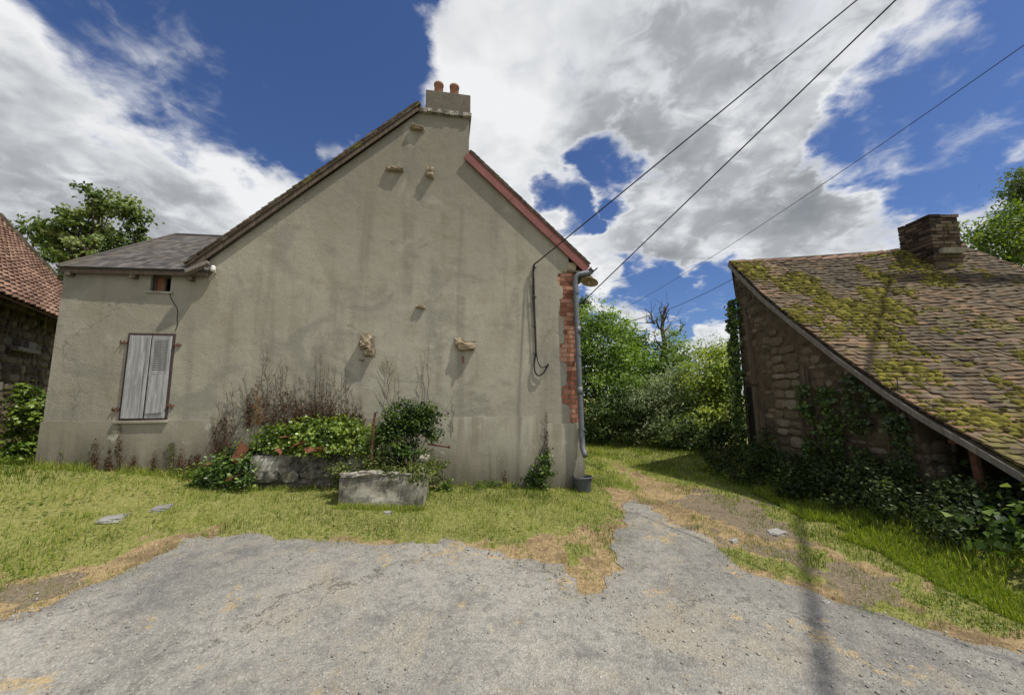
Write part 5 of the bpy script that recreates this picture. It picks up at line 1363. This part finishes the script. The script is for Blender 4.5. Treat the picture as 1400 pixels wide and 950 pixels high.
leaf_mesh('foliage', np.stack([x, y, z], 1) - b, [-.8, -.4, 0], .085, G_IVY, M['leaf_gloss'], e, .8, .3, 51, droop=.8)
wall_ivy('ivy', 'ivy patch on the barn wall beside the squared stone pier', 6.05, 6.35, .2, 1.75, 420, .06, G_IVY, 52)
wall_ivy('ivy', 'ivy patch in the middle of the rubble barn wall', 5.55, 5.95, .2, 1.7, 520, .06, G_IVY, 53)
wall_ivy('ivy', 'ivy hanging below the verge at the near end of the barn wall', 4.6, 5.45, .3, 1.9, 1500, .06, G_DEEP_SHADE, 54, lambda y, z: z < np.array([ztop(q) - .2 for q in y]))
BG = 'bramble and ivy thicket along the barn wall'
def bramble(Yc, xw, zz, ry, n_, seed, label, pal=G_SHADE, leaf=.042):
    r2 = np.random.default_rng(seed * 7); bl_ = []
    for k in range(7):
        yy = Yc + r2.uniform(-ry, ry); xx = 4.62 - r2.uniform(0, 1) ** 1.3 * xw; hh_ = zz * r2.uniform(.35, 1.1) * (1.12 - .42 * (4.62 - xx) / xw)
        bl_.append((np.array([xx, yy, float(terrain(xx, yy)) + hh_ * .4]), (r2.uniform(.12, .28), r2.uniform(.14, .30), hh_ * .6 + .04)))
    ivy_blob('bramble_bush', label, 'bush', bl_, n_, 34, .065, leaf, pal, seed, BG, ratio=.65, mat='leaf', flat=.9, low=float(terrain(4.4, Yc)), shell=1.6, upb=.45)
bramble(7.6, 0.71, .75, .4, 121, 60, 'ivy covered thicket at the far end of the barn wall below the door post')
bramble(6.8, 0.81, .60, .4, 135, 61, 'dark thicket below the squared stone pier')
bramble(6.0, 0.86, .85, .4, 175, 62, 'green thicket below the middle of the rubble wall')
bramble(5.3, 0.78, .52, .38, 135, 63, 'low thicket before the near end of the rubble wall', G_DEEP_SHADE)
bramble(4.6, 0.66, .50, .36, 128, 64, 'shaded thicket left of the rusty post', G_DEEP_SHADE)
bramble(3.95, 0.58, .40, .34, 108, 65, 'shaded thicket round the foot of the rusty post', G_DEEP_SHADE)
e = ivy_blob('hazel_bush', 'broad leaved green bush under the low eave at the right edge', 'bush', [(np.array([4.62, 3.35, .52]), (.42, .42, .28)), (np.array([4.45, 3.1, .45]), (.4, .4, .28)), (np.array([4.75, 3.35, .66]), (.3, .3, .16)), (np.array([4.4, 3.55, .30]), (.4, .4, .22))], 85, 12, 0.09, .078, [(.02, .045, .01), (.06, .11, .02), (.12, .19, .04), (.20, .27, .07)], 66, None, ratio=.85, mat='leaf', flat=.8)
ivy_blob('bramble_bush', 'dark undergrowth inside the open lean-to behind the rusty post', 'bush', [(np.array([5.4, 4.3, .5]), (.6, .8, .4)), (np.array([5.5, 3.5, .4]), (.6, .6, .35))], 90, 22, .1, .075, G_DEEP_SHADE, 67, ratio=.65, mat='leaf')
# ivy on the left barn
q = at(32, 590, 6.6)
e = ivy_blob('ivy', 'ivy climbing the dark left barn wall beside its opening', 'ivy', [bl(35, 590, 6.75, 28, 48, 10), bl(45, 560, 6.9, 18, 34, 10), bl(20, 620, 6.6, 24, 22, 14), bl(30, 545, 6.9, 10, 24, 8)], 170, 22, .07, .07, G_LIT[:3] + [(.19, .24, .06)], 68, outw=.9)

# ------------------------------------------------------------------ grass
def blades(name, x, y, h, w, cols, mat, label, seed, lean=.5, seg2=False, flatten=None):
    r = np.random.default_rng(seed); n_ = len(x); z = terrain(x, y) + (0.0 if flatten is None else flatten)
    a = r.uniform(0, 2 * PI, n_); ln = np.abs(r.normal(0, lean, n_)) * h
    d = np.stack([np.cos(a), np.sin(a), np.zeros(n_)], 1); b2 = r.uniform(0, 2 * PI, n_); s = np.stack([np.cos(b2), np.sin(b2), np.zeros(n_)], 1) * (w / 2)[:, None]
    B = np.stack([x, y, z - .004], 1); T = B + d * ln[:, None] + np.array([0, 0, 1.]) * np.sqrt(np.maximum(h ** 2 - ln ** 2, (h * .15) ** 2))[:, None]
    if seg2:
        Mid = B * .45 + T * .55 - d * (ln * .22)[:, None] + np.array([0, 0, 1.]) * (h * .10)[:, None]
        V = np.stack([B - s, B + s, Mid + s * .8, Mid - s * .8, T], 1).reshape(-1, 3); i = np.arange(n_)[:, None] * 5
        F = np.concatenate([i + [0, 1, 2], i + [0, 2, 3], i + [3, 2, 4]], 1).reshape(-1, 3); k = 5
    else:
        V = np.stack([B - s, B + s, T], 1).reshape(-1, 3); i = np.arange(n_)[:, None] * 3; F = (i + [0, 1, 2]).reshape(-1, 3); k = 3
    o_ = np_mesh(name, V, F, mat, None, col=np.repeat(cols, k, 0)); return tag(o_, label, 'grass', None, 'stuff')
def lerp_pal(k, pal):
    pal = np.array(pal, float); x = np.clip(k, 0, .9999) * (len(pal) - 1); j = x.astype(int); f = (x - j)[:, None]; return pal[j] * (1 - f) + pal[j + 1] * f
def area(n_, x0, x1, y0, y1, seed):
    r = np.random.default_rng(seed); x = r.uniform(x0, x1, n_); y = r.uniform(y0, y1, n_)
    k = (np.abs(x) < 1.5 * y + .4); x, y = x[k], y[k]
    acc = r.random(len(x)) < np.minimum(1, (3.2 / np.hypot(x, y)) ** 1.25); x, y = x[acc], y[acc]
    fw = (x * math.sin(A_H) * 0 + (x * N_DIR[0] + (y - 6.2) * N_DIR[1]))      # >0 in front of the gable
    ing = (x * W_DIR[0] + (y - 6.2) * W_DIR[1])
    inhouse = (fw < .02) & (ing > UL) & (ing < UR) & (fw > -8)
    inbarn = (x > 4.78) & (y > 4.6) & (y < 8.2)
    k = ~inhouse & ~inbarn; return x[k], y[k]
GP = [(.08, .122, .018), (.165, .24, .032), (.275, .345, .058), (.40, .41, .12), (.52, .46, .20), (.58, .48, .26)]
x, y = area(900000, -9, 6, 2.2, 15, 1)
on_a = inside(ap, x, y); g, b = zones(x, y)
dry = .33 * sstep(-2.3, -4.6, x) * sstep(5.3, 3.6, y) + (.8 + .5 * sstep(-2, -5, x)) * (fbm(x * .9, y * .9, 91) - .5) + .75 * (fbm(x * 3.5, y * 3.5, 92) - .5) + .5 * (fbm(x * 12, y * 12, 90) - .5)
r = np.random.default_rng(2)
lane = (x > .9) & (y > 5.6)
pth_ = np.exp(-((x - 2.15 - .02 * (y - 6)) / .28) ** 2) * (y > 5.4) * (y < 9.5)
tuft = (g == 0) & (fbm(x * 3.1, y * 3.1, 94) > .55) & (r.random(len(x)) < .6)
rdg = rim_dist(x, y)
on_a = on_a & ~((rdg < .22) & (fbm(x * 6, y * 6, 86) > .53))          # turf creeping over the rim
keep = ((g > 0) | tuft) & ~on_a & (r.random(len(x)) < np.clip(1.15 - dry * 1.3 - .85 * pth_, .12, 1))
gx_, gy_, dr = x[keep], y[keep], (dry + .35 * pth_)[keep]
dist = np.hypot(gx_, gy_)
hh = (.018 + .04 * r.random(len(gx_)) ** 2 + .16 * (fbm(gx_ * 3.2, gy_ * 3.2, 93) - .5).clip(0) + .09 * (fbm(gx_ * 11, gy_ * 11, 96) - .55).clip(0)) * np.where(gx_ > .9, 1.0, 1.0) * (1 + .035 * dist)
vr = sstep(2.9, 3.6, gx_ - .10 * (gy_ - 4)) * (gy_ < 8.5)
hh = hh * (1 + .15 * vr)
ww = .0042 * np.maximum(1, dist / 3.6)
kcol = np.clip(.18 + dr * .95 + r.normal(0, .14, len(gx_)) - .06 * vr, 0, 1)
blades('lawn_grass', gx_, gy_, hh, ww, lerp_pal(kcol, GP), M['grass'], 'short green and straw coloured grass of the yard and lane', 3, .55)
# long grass at the barn verge
n_ = 52000; r = np.random.default_rng(8)
y = r.uniform(2.0, 8.2, n_); x = 3.55 + .10 * (y - 4) + np.abs(r.normal(0, .42, n_)) + .25 * (fbm(y * 2, y * 0, 5) - .5)
k = (x < 4.75) & (np.abs(x) < 1.5 * y) & ~inside(ap, x, y) & (fbm(x * 2.2, y * 2.2, 95) > .36); x, y = x[k], y[k]
h = .05 + .10 * r.random(len(x)) ** 1.8 * sstep(3.3, 4.1, x)
blades('long_grass', x, y, h, np.full(len(x), .0062) * np.maximum(1, np.hypot(x, y) / 5), lerp_pal(np.clip(r.normal(.27, .17, len(x)), 0, .85), GP), M['grass'], 'long green verge grass below the barn thicket', 9, .6, True)
# grass tufts against the gable foot and the trough
n_ = 9000; u = r.uniform(UL, UR, n_); dd = np.abs(r.normal(0, .07, n_)) + .02; k = ~((u > -4.2) & (u < -1.0)) & (fbm(u * 3, u * 0, 3) > .42); u, dd = u[k], dd[k]
x = u * W_DIR[0] + dd * N_DIR[0]; y = 6.2 + u * W_DIR[1] + dd * N_DIR[1]
k2 = rng.random(len(x)); x2 = [pL + (pM - pL) * q for q in rng.random(1800)] + [pA + (pB - pA) * q for q in rng.random(1800)]; x2 = np.array(x2) + rng.normal(0, .03, (3600, 3)) * [1, 1, 0] + N_DIR * .05
x = np.concatenate([x, x2[:, 0]]); y = np.concatenate([y, x2[:, 1]])
blades('wall_foot_grass', x, y, .03 + np.where(np.arange(len(x)) < len(x) - 3600, .12, .065) * rng.random(len(x)) ** 2, np.full(len(x), .006), lerp_pal(np.clip(rng.normal(.42, .18, len(x)), 0, 1), GP), M['grass'], 'longer grass tufts along the foot of the gable and trough', 10, .5, True)
# dry straw lying on bare ground
x, y = area(330000, -6.5, 6, 1.7, 9.5, 12); on_a = inside(ap, x, y); g, b = zones(x, y)
stp = fbm(x * 1.7, y * 1.7, 97) + .3 * (fbm(x * 7, y * 7, 98) - .5)
r = np.random.default_rng(13)
rim = ~on_a
rd = rim_dist(x, y); clump = np.zeros(len(x))
for (cx, cy, cr) in [(760, 908, .13), (590, 858, .22), (560, 870, .12), (700, 790, .25), (290, 782, .12), (195, 800, .10), (560, 765, .2), (640, 765, .25), (130, 860, .2), (60, 905, .25), (455, 850, .15), (380, 835, .2), (340, 800, .12), (1010, 860, .12), (905, 800, .15), (1290, 905, .25), (820, 850, .1), (665, 925, .12), (250, 760, .15), (770, 820, .2)]:
    q = G2(cx, cy); clump = np.maximum(clump, np.exp(-((x - q[0]) ** 2 + (y - q[1]) ** 2 * 1.3) / cr ** 2) * (.35 + 1.1 * fbm(x * 9, y * 9, 88)))
keep = (on_a & (r.random(len(x)) < np.maximum(.85 * np.exp(-rd / .13) * (.3 + 1.2 * fbm(x * 4, y * 4, 87)), .9 * (clump - .25)))) | (rim & (g < 1) & (r.random(len(x)) < .75 - .4 * b)) | (on_a & (stp > .66) & (r.random(len(x)) < .8)) | (rim & (g > 0) & (r.random(len(x)) < .10))
x, y = x[keep], y[keep]; z_on = inside(ap, x, y)
SP = [(.12, .085, .045), (.27, .20, .11), (.43, .345, .205), (.58, .49, .33)]
h = .02 + .035 * r.random(len(x))
blades('dry_straw', x, y, h, .0034 * np.maximum(1, np.hypot(x, y) / 3.2), lerp_pal(r.beta(2, 2, len(x)), SP), M['dry_leaf'], 'dry straw and dead grass scattered over the yard', 14, 1.0, False, .012)
# loose grit
# clover and broad leaves in the turf
x, y = area(60000, -8, 5, 2.6, 9.5, 25); on_a = inside(ap, x, y); g, b = zones(x, y)
r = np.random.default_rng(26); keep = (g > 0) & ~on_a & (fbm(x * 2.2, y * 2.2, 66) + .2 * (fbm(x * 8, y * 8, 67) - .5) > .56); x, y = x[keep], y[keep]
leaf_mesh('clover', np.stack([x, y, terrain(x, y) + .012 + .03 * r.random(len(x))], 1), [0, 0, 1.], .024 * np.maximum(1, np.hypot(x, y) / 5), [(.05, .085, .015), (.10, .155, .025), (.17, .22, .04)], M['leaf'], None, .85, .9, 27, droop=0)
tag(bpy.context.scene.objects['clover'], 'low clover and broad leaves among the lawn grass', 'ground cover', None, 'stuff')
x, y = area(26000, -6, 6, 1.5, 7.5, 15); g, b = zones(x, y); on_a = inside(ap, x, y); r = np.random.default_rng(16)
keep = (on_a & (fbm(x * 1.3, y * 1.3, 99) + r.normal(0, .1, len(x)) > .52)) | ((b > 0) & ~on_a & (r.random(len(x)) < .6)); x, y = x[keep], y[keep]
s = .004 + .010 * r.random(len(x)) ** 3; oct_ = np.array([(1, 0, 0), (0, 1, 0), (-1, 0, 0), (0, -1, 0), (0, 0, .8), (0, 0, -.6)], float)
V = oct_[None] * r.uniform(.6, 1.3, (len(x), 6, 1)) * s[:, None, None]; an = r.uniform(0, 6.3, len(x)); ca, sa = np.cos(an)[:, None], np.sin(an)[:, None]
V = np.stack([V[:, :, 0] * ca - V[:, :, 1] * sa, V[:, :, 0] * sa + V[:, :, 1] * ca, V[:, :, 2]], -1) + np.stack([x, y, terrain(x, y) + np.where(inside(ap, x, y), .028, .004)], -1)[:, None, :]
F = (np.arange(len(x))[:, None, None] * 6 + np.array([(0, 1, 4), (1, 2, 4), (2, 3, 4), (3, 0, 4), (1, 0, 5), (2, 1, 5), (3, 2, 5), (0, 3, 5)])[None]).reshape(-1, 3)
tag(np_mesh('gravel', V.reshape(-1, 3), F, M['pebble'], None, col=np.repeat(np.repeat(.35 + .6 * r.beta(2, 3, len(x)), 6)[:, None], 3, 1)), 'loose grit and small stones on the asphalt and lane', kind='stuff')
